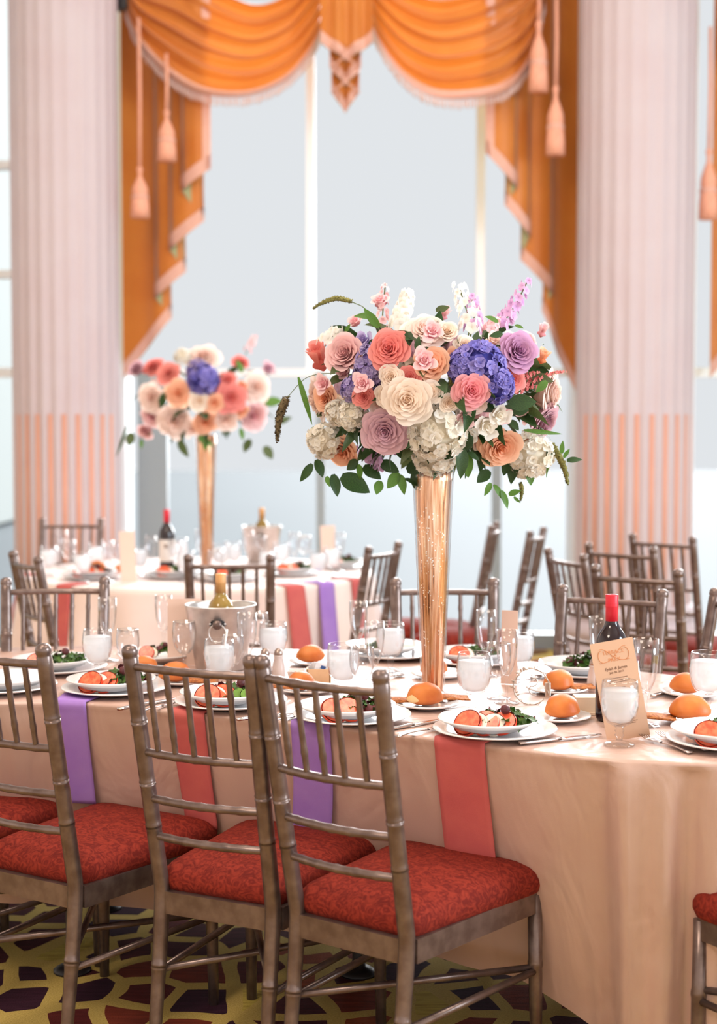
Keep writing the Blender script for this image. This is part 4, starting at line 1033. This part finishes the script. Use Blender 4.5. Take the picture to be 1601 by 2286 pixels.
def hyd_mesh(name, seed, n=85, low=-.45):
    rnd = random.Random(seed); m = MB()
    for k in range(n):
        z = 1 - (1 - low) * (k + .5) / n; q = k * 2.39996; r = sqrt(max(0, 1 - z * z))
        N = Vector((r * cos(q), r * sin(q), z)); N = (N + Vector((rnd.uniform(-.45, .45), rnd.uniform(-.45, .45), rnd.uniform(-.45, .45)))).normalized()
        c = N * rnd.uniform(.86, 1.0); ax = N.orthogonal().normalized(); ay = N.cross(ax); rot = rnd.uniform(0, pi); S = rnd.uniform(.17, .24); t0 = rnd.uniform(.15, .95)
        for p in range(4):
            w = rot + p * pi / 2; d = ax * cos(w) + ay * sin(w); sd = N.cross(d)
            def fn(a, b, d=d, sd=sd, c=c, N=N, S=S):
                ww = S * .62 * sin(pi * (.1 + .8 * b)) ** .8
                return c + d * (S * b) + sd * ((a - .5) * 2 * ww) + N * (S * (.55 * b - .35 * b * b + .30 * (2 * a - 1) ** 2 * b + .10 * sin(7 * a + 20 * t0 + w)))
            m.grid(fn, 2, 3, lambda a, b, t0=t0: min(1, max(0, t0 + .35 * (b - .5))))
        m.lathe([(0, .03), (.03, .0), (0, -.02)], 5, c=tuple(c + N * .02), t=.1)
    m.lathe([(0, -.8), (.5, -.55), (.8, 0), (.55, .6), (0, .82)], 14, t=.0)
    return m.mesh(name)
HYD = [hyd_mesh('hydrangea', 1, 120), hyd_mesh('hydrangea', 2, 135, -.6)]
def leaf_mesh(L=1.0, W=.30, bend=.25, seed=0):
    def fn(a, b):
        w = W * sin(pi * min(1, .06 + .94 * b)) ** .75 * (1 - .35 * b); s = (a - .5) * 2
        return Vector((s * w, b * L, .18 * abs(s) * w - bend * b * b + .012 * sin(9 * b + seed) * abs(s)))
    return MB().grid(fn, 4, 9).mesh('leaf')
LEAF = [leaf_mesh(1, .27, .25, 0), leaf_mesh(1, .22, .4, 1), leaf_mesh(1, .32, .1, 2)]
BLADE = leaf_mesh(1, .07, .3, 3)
def floret_mb(m, c, N, S, rnd, np_=5, t0=.6):
    N = Vector(N).normalized(); ax = N.orthogonal().normalized(); ay = N.cross(ax); rot = rnd.uniform(0, 6)
    for p in range(np_):
        w = rot + p * 2 * pi / np_; d = ax * cos(w) + ay * sin(w); sd = N.cross(d)
        def fn(a, b, d=d, sd=sd):
            return Vector(c) + d * S * b + sd * ((a - .5) * S * 1.0 * sin(pi * (.1 + .8 * b)) ** .8) + N * S * (.55 * b - .35 * b * b)
        m.grid(fn, 2, 3, lambda a, b: min(1, max(0, t0 + .4 * (b - .4))))
def qdir(d, roll=0.0):        # rotation taking +Z to d
    return (Vector(d).normalized().to_track_quat('Z', 'Y') @ Quaternion((0, 0, 1), roll))

class Bouquet:
    def __init__(s, C, rad, label, name='flower_arrangement'):
        s.C = C; s.rad = rad; s.e = empty(name, C); tag(s.e, label, 'flowers'); s.rnd = random.Random(17)
    def surf(s, u, v, push=0.0):
        d = (py(u, v, 1.0) - Vector((0, 0, HC))); o_ = Vector((0, 0, HC)) - s.C
        A = sum((d[i] / s.rad[i]) ** 2 for i in range(3)); B = 2 * sum(d[i] * o_[i] / s.rad[i] ** 2 for i in range(3)); Cc = sum((o_[i] / s.rad[i]) ** 2 for i in range(3)) - 1
        D = B * B - 4 * A * Cc
        if D > 0: t = (-B - sqrt(D)) / (2 * A); p = Vector((0, 0, HC)) + d * t
        else: p = py(u, v, s.C.y - .02)
        p = p - s.C
        n = Vector((p.x / s.rad[0] ** 2, p.y / s.rad[1] ** 2, p.z / s.rad[2] ** 2)).normalized()
        return p + n * push, n
    def put(s, name, me, matl, u, v, rpx, face=0.55, push=0.0, dirv=None, sc=(1, 1, 1), label=None):
        p, n = s.surf(u, v, push); r = rpx * (s.C.y + p.y) / F
        d = dirv or (n * (1 - face) + Vector((0, -1, .05)) * face)
        p = p - Vector(d).normalized() * r * .25
        o = obj(name, me, matl, s.e, p, label); o.rotation_mode = 'QUATERNION'; o.rotation_quaternion = qdir(d, s.rnd.uniform(0, 6.28)); o.scale = (r * sc[0], r * sc[1], r * sc[2])
        return o
    def leaf(s, u0, v0, u1, v1, matl, me=None, wid=1.0, dep=None, push=0.0):
        a, n = s.surf(u0, v0, push); b = py(u1, v1, s.C.y + a.y - .01) - s.C; d = b - a; L = d.length
        if L < 1e-4: return
        d.normalize(); up = (Vector((0, -1, .35)) + Vector((s.rnd.uniform(-.5, .5), 0, s.rnd.uniform(-.4, .4)))); x = d.cross(up).normalized(); z = x.cross(d)
        me = me or s.rnd.choice(LEAF)
        o = obj('leaf', me, matl, s.e, a); o.rotation_mode = 'QUATERNION'; o.rotation_quaternion = Matrix((x, d, z)).transposed().to_quaternion(); o.scale = (L * wid, L, L)
        return o
    def stem(s, pts, r, matl, name='stem', dep=0.0):
        P = []
        for u, v in pts:
            q, _ = s.surf(u, v); q = py(u, v, s.C.y + q.y * .5 + dep) - s.C; P.append(q)
        n = len(P); PP = [Vector(poly([tuple(p) for p in P], k / 24)) for k in range(25)]
        return PP, MB().tube(PP, r, 6).build(name, matl, s.e)
    def foxtail(s, pts, rpx, matl, stempts=None):
        PP, o = s.stem(pts, .0012, matl, 'foxtail_grass')
        r = rpx * s.C.y / F; m = MB(); P2 = []; R2 = []
        N = len(PP)
        for i, p in enumerate(PP):
            t = i / (N - 1); P2.append(p); R2.append(r * (sin(pi * min(1, .12 + .88 * t)) ** .5) * (1.05 - .45 * t) + .0003)
        m.tube(P2, R2, 10)
        for k in range(260):
            t = s.rnd.random(); x = t * (N - 1); i = min(int(x), N - 2); p = PP[i].lerp(PP[i + 1], x - i); rr = R2[i]
            dv = Vector((s.rnd.gauss(0, 1), s.rnd.gauss(0, 1), s.rnd.gauss(0, 1))).normalized()
            c = p + dv * rr; g = r * .34
            m.add([c + dv * g, c + Vector((g, 0, 0)), c + Vector((0, g, 0)), c + Vector((0, 0, g)), c - Vector((g, g, 0)) * .5], [(0, 1, 2), (0, 2, 3), (0, 3, 4), (0, 4, 1)])
        m.build('seed_head', matl, o)
    def spike(s, pts, n, spx, matl, t0=.6, rpx=10, name='delphinium'):
        PP, o = s.stem(pts, .0018, M['stem'], name); S = spx * s.C.y / F; R = rpx * s.C.y / F; m = MB()
        for k in range(n):
            t = .15 + .85 * k / max(1, n - 1); x = t * 24; i = min(int(x), 23); p = PP[i].lerp(PP[i + 1], x - i)
            w = k * 2.4; dv = Vector((cos(w), sin(w) * .8 - .35, .15)).normalized(); sc = 1 - .45 * t
            floret_mb(m, p + dv * R * sc, dv, S * sc, s.rnd, 5, t0 + s.rnd.uniform(-.25, .25))
        m.build('blossoms', matl, o)
def vase(loc, h, r0, r1, label):
    e = empty('trumpet_vase', loc); tag(e, label, 'vase')
    prof = [(r0 * 1.0, .012)] + [(r0 + (r1 - r0) * t ** 1.15, .012 + (h - .012) * t) for t in [k / 14 for k in range(1, 15)]]
    MB().lathe(prof + [(r1 * .93, h - .001), (r1 * .6, h - .05)], 48, cap=False).build('mercury_glass_tube', M['vase'], e)
    MB().lathe([(r + .0045, z) for r, z in prof], 48, cap=False).build('outer_glass', M['glass'], e)
    MB().lathe([(0, 0), (.062, 0), (.064, .002), (.058, .005), (r0 * 1.2, .010), (r0 * 1.05, .016), (0, .016)], 40).build('foot', M['glass'], e)
    return e
VB = T(966, 1556)
vase(VB, .60, .0265, .050, 'tall rose gold mercury glass vase on the near table')
# ---- main bouquet; positions measured in a 2.2236x crop that starts at (600, 600)
B1 = Bouquet(Vector((py(975, 862, VB.y).x, VB.y, py(975, 862, VB.y).z)), (.30, .27, .205), 'lush bouquet of roses, hydrangea and grasses in the near gold vase')
def k2(x, y): return 600 + x / 2.2236, 600 + y / 2.2236
KS = 1 / 2.2236
for (x, y, r, kind, col, face, push) in [
    (245, 420, 82, 'b', 'salmon', .2, 0), (385, 425, 96, 'r', 'dusty', .55, .01), (605, 410, 90, 'r', 'coral', .6, .015), (805, 460, 84, 'r', 'peach', .5, -.01), (780, 482, 55, 'l', 'pale', .7, .045),
    (785, 290, 84, 'r', 'blush', .35, 0), (885, 305, 54, 'r', 'cream', .4, 0), (815, 345, 50, 'l', 'pale', .6, .03), (1235, 415, 88, 'r', 'purple', .55, .01), (1000, 602, 80, 'r', 'pink', .7, .02),
    (700, 640, 104, 'r', 'cream', .65, .03), (590, 785, 100, 'r', 'mauve', .65, .02), (365, 900, 80, 'r', 'peach', .5, .01), (1145, 870, 92, 'r', 'peach', .6, .015), (1290, 845, 54, 'r', 'peach', .5, .01),
    (1385, 775, 88, 'r', 'mauve', .35, 0), (1425, 625, 100, 'r', 'blush', .25, 0), (225, 650, 95, 'r', 'blush', .2, 0), (288, 640, 62, 'r', 'peach', .5, .01), (505, 570, 48, 'l', 'pale', .6, .04),
    (480, 630, 48, 'r', 'coral', .6, .01), (315, 570, 44, 'l', 'pale', .5, .03), (805, 612, 50, 'r', 'cream', .6, .0), (605, 535, 58, 'r', 'cream', .6, .0), (585, 630, 58, 'r', 'cream', .5, 0), (690, 530, 50, 'r', 'coral', .5, -.02),
    (550, 148, 46, 'l', 'pale', .4, 0), (422, 252, 38, 'l', 'pale', .4, 0), (875, 213, 40, 'b', 'pale', .3, 0), (1365, 297, 40, 'b', 'pale', .3, 0), (1350, 437, 42, 'b', 'peach', .4, .01), (1292, 342, 48, 'r', 'pale', .35, 0), (1225, 330, 46, 'r', 'pale', .3, -.01),
    (1080, 772, 58, 'l', 'white', .6, .01), (1140, 718, 52, 'l', 'white', .6, .01), (975, 750, 50, 'l', 'pale', .6, 0), (895, 668, 44, 'r', 'cream', .6, 0), (1000, 850, 50, 'l', 'white', .6, -.01), (1250, 540, 56, 'r', 'coral', .4, -.02),
    (330, 490, 44, 'l', 'dusty', .5, -.02), (520, 690, 44, 'r', 'blush', .5, -.02), (655, 725, 40, 'l', 'cream', .5, -.02), (1050, 690, 46, 'r', 'blush', .5, -.02), (1190, 745, 44, 'l', 'pale', .5, -.02), (930, 400, 42, 'r', 'peach', .5, -.03), (1130, 330, 40, 'l', 'blush', .4, -.01), (700, 280, 46, 'r', 'white', .4, -.01), (450, 330, 44, 'l', 'lavender', .4, -.01), (985, 345, 46, 'r', 'cream', .4, -.02), (1300, 700, 46, 'r', 'dusty', .4, -.02), (470, 820, 44, 'r', 'white', .5, -.02), (1050, 900, 44, 'l', 'blush', .5, -.02)]:
    u, v = k2(x, y); me = {'r': random.choice(ROSE), 'l': random.choice(LIS), 'b': BUD[0]}[kind]
    sc = (1, 1, 1) if kind != 'b' else (.85, .85, 1.25)
    d = None
    if kind == 'b': d = Vector((-.25 if x < 600 else .25, -.5, .75))
    B1.put({'r': 'rose', 'l': 'lisianthus', 'b': 'rose_bud'}[kind], me, PET[col], u, v, r * KS * 1.27, face, push, d, sc, {'purple': 'violet mauve rose', 'cream': 'cream rose', 'peach': 'peach rose', 'pink': 'bright pink rose'}.get(col))
for (x, y, r, col, push) in [(1062, 470, 118, 'blue', -.02), (1135, 575, 82, 'blue', .0), (985, 470, 80, 'blue', -.02), (495, 430, 92, 'lavender', -.03), (465, 500, 80, 'lavender', -.03), (400, 600, 58, 'lavender', -.01),
                             (840, 820, 128, 'white', .0), (825, 930, 100, 'white', .0), (255, 880, 80, 'white', -.01), (1325, 975, 108, 'white', -.02), (415, 735, 70, 'white', .0), (335, 720, 58, 'white', .0)]:
    u, v = k2(x, y); B1.put('hydrangea', random.choice(HYD), PET[col], u, v, r * KS * 1.12, .5, push, None, (1, 1, .9), {'blue': 'blue violet hydrangea head', 'white': 'ivory hydrangea head', 'lavender': 'pale lavender hydrangea head'}[col])
W = lambda *p: [k2(*q) for q in p]
B1.spike(W((560, 340), (565, 240), (572, 160), (578, 85)), 16, 11, PET['pale'], .7, 12)
B1.spike(W((640, 340), (655, 250), (680, 170), (690, 120)), 34, 17, PET['white'], .7, 20, 'stock')
B1.spike(W((985, 350), (1000, 270), (970, 170), (945, 85)), 26, 15, PET['white'], .75, 24)
B1.spike(W((1000, 340), (1020, 260), (1015, 190), (1010, 140)), 16, 14, PET['lilac'], .95, 18)
B1.spike(W((1110, 335), (1185, 240), (1235, 160), (1283, 65)), 24, 15, PET['lilac'], .8, 18)
B1.spike(W((1090, 340), (1100, 300), (1120, 270), (1130, 250)), 14, 12, PET['pale'], .6, 16)
B1.spike(W((460, 890), (500, 930), (530, 960), (560, 1000)), 26, 15, PET['lilac'], .85, 20, 'stock')
B1.spike(W((560, 880), (590, 895), (615, 905), (640, 915)), 20, 14, PET['lilac'], .25, 20, 'stock')
B1.spike(W((270, 400), (300, 350), (320, 330), (340, 300)), 18, 14, PET['white'], .8, 20, 'stock')
for pts in [((1215, 610), (1290, 570), (1380, 530), (1462, 512)), ((1200, 640), (1260, 600), (1320, 585), (1365, 570)), ((1210, 620), (1250, 560), (1290, 530), (1330, 515))]:
    B1.spike(W(*pts), 70, 5, PET['astilbe'], .4, 13, 'astilbe')
B1.stem(W((560, 300), (480, 200), (430, 172), (400, 160)), .0012, M['stem'], 'grass_stem'); B1.foxtail(W((412, 162), (340, 148), (275, 165), (220, 197)), 6, M['foxtail'])
B1.stem(W((480, 560), (330, 520), (190, 540), (92, 640)), .0010, M['stem'], 'grass_stem'); B1.foxtail(W((88, 645), (68, 690), (48, 770), (42, 857)), 10, M['foxtail2'])
B1.foxtail(W((905, 520), (915, 570), (925, 650), (937, 735)), 9, M['foxtail']); B1.foxtail(W((1402, 868), (1440, 930), (1470, 1000), (1484, 1070)), 8, M['foxtail']); B1.foxtail(W((1250, 1065), (1255, 1090), (1255, 1120), (1250, 1150)), 5, M['foxtail'])
for (a, b, c, d, mt, wd) in [(230, 950, 160, 1055, 'leaf', 1), (250, 930, 275, 1030, 'leaf', 1.1), (330, 1000, 345, 1130, 'leaf', .8), (300, 1010, 300, 1080, 'leaf2', 1), (370, 1010, 505, 1105, 'leaf', 1), (450, 930, 390, 1000, 'leaf', 1.2), (455, 950, 465, 1040, 'leaf2', 1.2),
        (480, 960, 560, 1040, 'leaf', 1.1), (560, 1030, 535, 1120, 'leaf2', 1.1), (560, 940, 650, 1000, 'leaf', 1.2), (650, 990, 590, 1090, 'leaf2', 1), (655, 1000, 680, 1115, 'leaf2', 1.1), (640, 880, 700, 940, 'leaf', 1.2), (720, 990, 738, 1115, 'leaf', 1), (690, 980, 800, 955, 'leaf', 1.1), (680, 1020, 780, 1080, 'leaf', .5),
        (955, 870, 965, 1040, 'leaf', .85), (985, 900, 990, 1035, 'leaf2', .9), (965, 870, 975, 785, 'leaf', 1.2), (950, 880, 862, 935, 'leaf', 1), (960, 880, 1015, 830, 'leaf', 1), (985, 890, 1050, 945, 'leaf', .9), (1090, 980, 1035, 1060, 'leaf', 1.1), (1095, 1040, 1080, 1125, 'leaf2', 1.1), (1110, 1050, 1180, 1150, 'leaf2', .6), (1150, 1080, 1190, 1190, 'leaf2', .6),
        (1190, 920, 1160, 1020, 'leaf', 1.2), (1215, 920, 1195, 1065, 'leaf', .9), (1240, 980, 1290, 945, 'leaf2', 1.2), (1280, 970, 1305, 1075, 'leaf2', .9), (1310, 930, 1415, 905, 'leaf', .9), (1465, 935, 1552, 938, 'leaf', 1), (1440, 900, 1455, 860, 'leaf2', 1), (1450, 920, 1490, 895, 'leaf2', .8), (1185, 1100, 1245, 1095, 'leaf2', 1.3), (1210, 1110, 1245, 1160, 'leaf2', .9),
        (700, 330, 690, 390, 'leaf', 1), (745, 420, 735, 340, 'leaf', 1.3), (1180, 660, 1330, 660, 'leaf', 1), (1200, 700, 1290, 700, 'leaf', 1.2), (1190, 740, 1240, 800, 'leaf', 1.1), (830, 230, 895, 188, 'leaf3', 1), (540, 260, 430, 222, 'leaf2', .8), (560, 310, 470, 200, 'leaf2', .7), (1130, 285, 1078, 232, 'leaf2', .7), (1150, 340, 1100, 330, 'leaf', 1), (1210, 300, 1265, 290, 'leaf2', .8), (395, 330, 405, 275, 'leaf2', .7), (1340, 385, 1365, 375, 'leaf', 1.4), (220, 800, 270, 785, 'leaf2', 1), (260, 720, 300, 690, 'leaf3', 1), (1360, 560, 1330, 610, 'leaf2', 1)]:
    p, q = k2(a, b), k2(c, d); B1.leaf(p[0], p[1], q[0], q[1], M[mt], None, wd * 1.15, push=.012)
for (a, b, c, d) in [(1230, 765, 1462, 822), (205, 545, 218, 770), (1368, 860, 1366, 1030)]:
    p, q = k2(a, b), k2(c, d); B1.leaf(p[0], p[1], q[0], q[1], M['leaf2'], BLADE, 1.0, push=.03)
rn = random.Random(99)
for k in range(210):                      # foliage deep between the blooms, all around
    q = rn.uniform(0, 2 * pi); z = rn.uniform(-.9, .75); r = sqrt(1 - z * z) * rn.uniform(.55, .88)
    p = Vector((r * cos(q) * B1.rad[0], r * sin(q) * B1.rad[1], z * B1.rad[2] * .85)); L = rn.uniform(.06, .1)
    o = obj('leaf', rn.choice(LEAF), rn.choice([M['leaf'], M['leaf'], M['leaf3']]), B1.e, p); o.rotation_mode = 'QUATERNION'
    d = (Vector((p.x, p.y, p.z * .8)).normalized() + Vector((rn.uniform(-.6, .6), rn.uniform(-.6, .6), rn.uniform(-.6, .3)))).normalized()
    o.rotation_quaternion = d.to_track_quat('Y', 'Z') @ Quaternion((0, 1, 0), rn.uniform(-1, 1)); o.scale = (L, L, L)
for k in range(22):                       # blooms on the side away from the camera
    q = rn.uniform(.15, pi - .15); z = rn.uniform(-.45, .8); r = sqrt(1 - z * z)
    n = Vector((r * cos(q), r * sin(q), z)); p = Vector((n.x * B1.rad[0], n.y * B1.rad[1], n.z * B1.rad[2])) * .9
    o = obj('rose', rn.choice(ROSE), PET[rn.choice(['blush', 'cream', 'peach', 'coral', 'dusty', 'mauve'])], B1.e, p); o.rotation_mode = 'QUATERNION'; o.rotation_quaternion = qdir(n); s_ = rn.uniform(.03, .048); o.scale = (s_, s_, s_)
for k in range(14):                       # stems gathered into the vase neck
    w = rn.uniform(0, 6.28); a = Vector((.03 * cos(w), .03 * sin(w), VB.z + .53 - B1.C.z)); b_ = Vector((.14 * cos(w) * rn.random(), .14 * sin(w) * rn.random(), -.02))
    MB().tube([a, (a + b_) / 2 + Vector((0, 0, .01)), b_], .003, 6).build('stem', M['stem'], B1.e)

# ------------------------------------------------------------------ second table in the background
T2C = Vector((-.77, 7.35)); T2R = .84
def T2(u, v, dz=0.0):
    p = pz(u, v, TZ); d = Vector((p.x, p.y)) - T2C
    if d.length > T2R - .05: d = d.normalized() * (T2R - .05); p.x, p.y = T2C.x + d.x, T2C.y + d.y
    p.z = TZ + .001 + dz; return p
N2 = 160; m = MB(); vs = []; fs = []
for r in (.35, .7, .985):
    for i in range(N2): q = 2 * pi * i / N2; vs.append((T2C.x + T2R * r * cos(q), T2C.y + T2R * r * sin(q), TZ))
for d in (.0, .03, .1, .25, .45, .65, .85, 1.0):
    for i in range(N2):
        q = 2 * pi * i / N2; rr = T2R + .006 + .07 * d + .05 * d ** .8 * sin(q * 17 + .8 * sin(3 * q)); vs.append((T2C.x + rr * cos(q), T2C.y + rr * sin(q), TZ - .004 - d * (TZ - .03)))
for j in range(10):
    for i in range(N2): i2 = (i + 1) % N2; fs.append((j * N2 + i, (j + 1) * N2 + i, (j + 1) * N2 + i2, j * N2 + i2))
fs.append(tuple(range(N2))); m.add(vs, fs)
tag(m.build('tablecloth', M['cloth2']), 'blush cloth on the round table in the background', 'tablecloth')
t2 = empty('banquet_table', (T2C.x, T2C.y, 0)); tag(t2, 'round banquet table under the blush cloth in the background', 'table')
MB().lathe([(0, TZ - .03), (T2R - .01, TZ - .03), (T2R - .01, TZ - .005), (0, TZ - .005)], 48).build('tabletop', M['caddy'], t2)
MB().lathe([(.3, 0), (.3, .02), (.05, .06), (.04, TZ - .03)], 24).build('pedestal', M['black'], t2)
def nap2(q, color, label, w=.055):
    def surf(a, b):
        qq = q + (a - .5) * 2 * w
        if b < .25: t = b / .25; r = T2R - .1 * (1 - t); return Vector((T2C.x + r * cos(qq), T2C.y + r * sin(qq), TZ + .004))
        t = (b - .25) / .75; d = t * .46; rr = T2R + .016 + .07 * d + .05 * d ** .8 * sin(q * 17 + .8 * sin(3 * q)) + .02 * t
        return Vector((T2C.x + rr * cos(qq), T2C.y + rr * sin(qq), TZ + .002 - d * (TZ - .03)))
    tag(MB().slab(surf, 6, 20, .004).build('napkin', color), label, 'napkin', 'napkins on the background table')
for k, (u, c, ph) in enumerate([(147, 'nap_pink', 'coral napkin behind the far left chair back'), (655, 'nap_pink', 'coral napkin left of the purple one, background table'), (725, 'nap_purple', 'purple napkin hanging from the background table'), (790, 'nap_pink', 'coral napkin at the right end of the background table'), (40, 'nap_pink', 'coral napkin at the far left edge, background table')]):
    best = min((abs(proj((T2C.x + T2R * cos(q), T2C.y + T2R * sin(q), TZ))[0] - u), q) for q in [pi + pi * j / 400 for j in range(401)])
    nap2(best[1], M[c], ph)
V2 = Vector((py(460, 955, 7.35).x, 7.35, TZ + .001))
vase(V2, .66, .026, .050, 'gold trumpet vase on the background table')
B2 = Bouquet(Vector((V2.x - .01, V2.y, py(455, 890, V2.y).z)), (.33, .28, .21), 'out of focus rose bouquet in the background gold vase')
KB = 500 / 1601
def k3(x, y): return 200 + x * KB, 700 + y * KB
for (x, y, r, kind, col) in [(325, 385, 60, 'r', 'mauve'), (445, 370, 70, 'r', 'coral'), (560, 420, 70, 'r', 'salmon'), (810, 290, 100, 'r', 'blush'), (1080, 340, 60, 'r', 'coral'), (1285, 385, 50, 'l', 'mauve'), (430, 600, 90, 'r', 'blush'), (625, 570, 85, 'r', 'peach'), (780, 625, 60, 'r', 'cream'), (890, 640, 62, 'r', 'peach'), (1010, 600, 95, 'r', 'coral'), (985, 470, 60, 'r', 'coral'), (1200, 520, 95, 'r', 'blush'), (435, 740, 75, 'r', 'pale'), (600, 780, 105, 'r', 'blush'), (825, 785, 78, 'r', 'peach'), (975, 765, 82, 'r', 'blush'), (1180, 740, 100, 'r', 'pale'), (390, 850, 60, 'r', 'pale'), (720, 830, 60, 'l', 'blush'), (1085, 700, 50, 'l', 'peach'), (1090, 520, 45, 'b', 'peach')]:
    u, v = k3(x, y); me = {'r': random.choice(ROSE), 'l': random.choice(LIS), 'b': BUD[0]}[kind]; B2.put({'r': 'rose', 'l': 'lisianthus', 'b': 'rose_bud'}[kind], me, PET[col], u, v, r * KB * 1.3, .5)
for (x, y, r, c) in [(810, 470, 115, 'blue'), (770, 400, 80, 'lavender'), (660, 300, 60, 'white')]: u, v = k3(x, y); B2.put('hydrangea', HYD[0], PET[c], u, v, r * KB, .5)
B2.spike([k3(1110, 300), k3(1150, 230), k3(1170, 190), k3(1180, 165)], 14, 8, PET['pale'], .7, 8)
for (a, b, c, d, mt) in [(270, 800, 195, 1030, 'leaf'), (300, 850, 280, 950, 'leaf3'), (370, 900, 375, 960, 'leaf2'), (450, 850, 420, 870, 'leaf2'), (640, 900, 690, 1030, 'leaf3'), (830, 880, 820, 980, 'leaf2'), (780, 880, 880, 940, 'leaf2'), (1080, 820, 1100, 900, 'leaf2'), (1150, 900, 1100, 990, 'leaf3'), (1250, 950, 1310, 1040, 'leaf3'), (1330, 780, 1440, 740, 'leaf3'), (1250, 640, 1380, 620, 'leaf2'), (540, 560, 510, 680, 'leaf'), (1090, 420, 1060, 330, 'leaf2')]:
    p, q = k3(a, b), k3(c, d); B2.leaf(p[0], p[1], q[0], q[1], M[mt], BLADE if a == 270 else None, 1.2 if a != 270 else .8)
for k in range(60):
    q = rn.uniform(0, 2 * pi); z = rn.uniform(-.9, .75); r = sqrt(1 - z * z) * rn.uniform(.5, .85)
    p = Vector((r * cos(q) * B2.rad[0], r * sin(q) * B2.rad[1], z * B2.rad[2] * .85)); L = rn.uniform(.07, .11)
    o = obj('leaf', rn.choice(LEAF), M['leaf'], B2.e, p); o.rotation_mode = 'QUATERNION'
    d = (p.normalized() + Vector((rn.uniform(-.6, .6), rn.uniform(-.6, .6), rn.uniform(-.6, .3)))).normalized(); o.rotation_quaternion = d.to_track_quat('Y', 'Z'); o.scale = (L, L, L)
for k in range(10):
    q = rn.uniform(.2, pi - .2); z = rn.uniform(-.3, .8); r = sqrt(1 - z * z); n = Vector((r * cos(q), r * sin(q), z)); p = Vector((n.x * B2.rad[0], n.y * B2.rad[1], n.z * B2.rad[2])) * .9
    o = obj('rose', rn.choice(ROSE), PET[rn.choice(['blush', 'peach', 'coral'])], B2.e, p); o.rotation_mode = 'QUATERNION'; o.rotation_quaternion = qdir(n); o.scale = (.042,) * 3
bottle(T2(373, 1276), 'red wine bottle with a cream label on the background table', M['wine'], M['red_cap'], rlab=(.05, .155))
b2 = T2(585, 1256); e2 = empty('ice_bucket', b2); tag(e2, 'aluminium ice bucket on the background table', 'ice bucket')
MB().lathe([(0, 0), (.068, 0), (.072, .004), (.101, .182), (.1035, .184), (.1035, .188), (.099, .188), (.097, .182), (.070, .008), (0, .008)], 32).build('body', M['chrome'], e2)
MB().slab(lambda a, b: Vector(((a - .5) * .05, -.096 + .008 * (2 * a - 1) ** 2, .142 + (b - .5) * .022)), 8, 4, .003).build('handle_plate', M['black'], e2)
MB().tube([(.024 * cos(t), -.1035, .116 + .026 * sin(t)) for t in [2 * pi * k / 20 for k in range(21)]], .0027, 6).build('ring_handle', M['chrome'], e2)
bottle(b2 + Vector((0, 0, .012)), 'wine bottle standing in the background ice bucket', M['whitewine'], M['tan_cap'], h=.27)
def T2card(u, v, w, h, label):
    e = empty('menu_card', T2(u, v)); e.rotation_euler = (-.05, -.04, .1); tag(e, label, 'menu card'); MB().box((0, 0, h / 2), (w, .0012, h)).build('card', M['card_back'], e, smooth=False)
T2card(288, 1300, .07, .23, 'blush menu card standing left of the labelled background bottle')
T2card(735, 1262, .075, .2, 'blush menu card at the right end of the background table')
G2 = 'blurred plates on the background table'
for k, (u, v, ph, tm) in enumerate([(205, 1292, 'behind the far left chair, with a roll beside it', 3), (388, 1290, 'below the labelled background bottle', 1), (652, 1284, 'just right of the background chair back', 2), (762, 1268, 'rightmost on the background table', 1), (508, 1296, 'seen through the background chair back', 1)]):
    p = T2(u, v); plate(p, CHARGER, 'white charger ' + ph, G2); plate(p + Vector((0, 0, .0105)), SALADP, 'salad plate ' + ph, G2); salad(p + Vector((0, 0, .017)), .1 * k, 'blurred tomato salad ' + ph, 300 + k, tm, 1.0, cuc=False)
roll(T2(218, 1282, .012), .042, 'golden bread roll on the background table at left', 401); roll(T2(268, 1284, .012), .03, 'small golden roll beside the background menu card', 402)
rr_ = random.Random(12)
INSIDE[0] = lambda q: (Vector((q.x, q.y)) - T2C).length < T2R - .04
for p, r in ((V2, .066), (b2, .106), (T2(373, 1276), .04), (T2(288, 1300), .03), (T2(735, 1262), .03), (T2(218, 1282), .04), (T2(268, 1284), .03)): OCC.append((p.x, p.y, r))
for k in range(26):
    u = 110 + 26 * k + rr_.uniform(-8, 8); kind = ['gob', 'flu', 'win', 'gob'][k % 4]
    if abs(u - 373) < 16: u += 24
    glass(kind, T2(u, rr_.uniform(1262, 1300)), {'gob': 'blurred footed water goblet on the background table', 'flu': 'blurred champagne flute on the background table', 'win': 'blurred wine glass on the background table'}[kind], 1.0, {'gob': 'goblets on the background table', 'flu': 'flutes on the background table', 'win': 'wine glasses on the background table'}[kind])

# ------------------------------------------------------------------ chairs in the background
G3 = 'bronze chairs in the background'
def bg_chair(u, v, yaw, label):
    p = pz(u, v, .9675); chair(p.x - sin(yaw) * .105, p.y + cos(yaw) * .105, yaw, label, G3)
bg_chair(512, 1240, 0.0, 'bronze chair seen from behind at the background table')
bg_chair(55, 1238, -1.05, 'bronze chair at the far left, behind the near table')
bg_chair(858, 1216, 1.15, 'bronze chair turned sideways left of the gold vase')
bg_chair(160, 1158, pi, 'bronze chair facing the camera behind the background table at left')
bg_chair(1104, 1170, 1.4, 'bronze chair edge-on right of the vase, against the window')
bg_chair(1200, 1182, 1.25, 'bronze chair edge-on, second right of the vase')
bg_chair(1262, 1232, -1.25, 'bronze chair turned to the right, between vase and column')
bg_chair(1385, 1218, -.75, 'bronze chair in front of the right column, left of a pair')
bg_chair(1478, 1196, -.75, 'bronze chair in front of the right column, farthest')
bg_chair(1420, 1268, -.62, 'bronze chair right behind the red wine bottle and its chair')
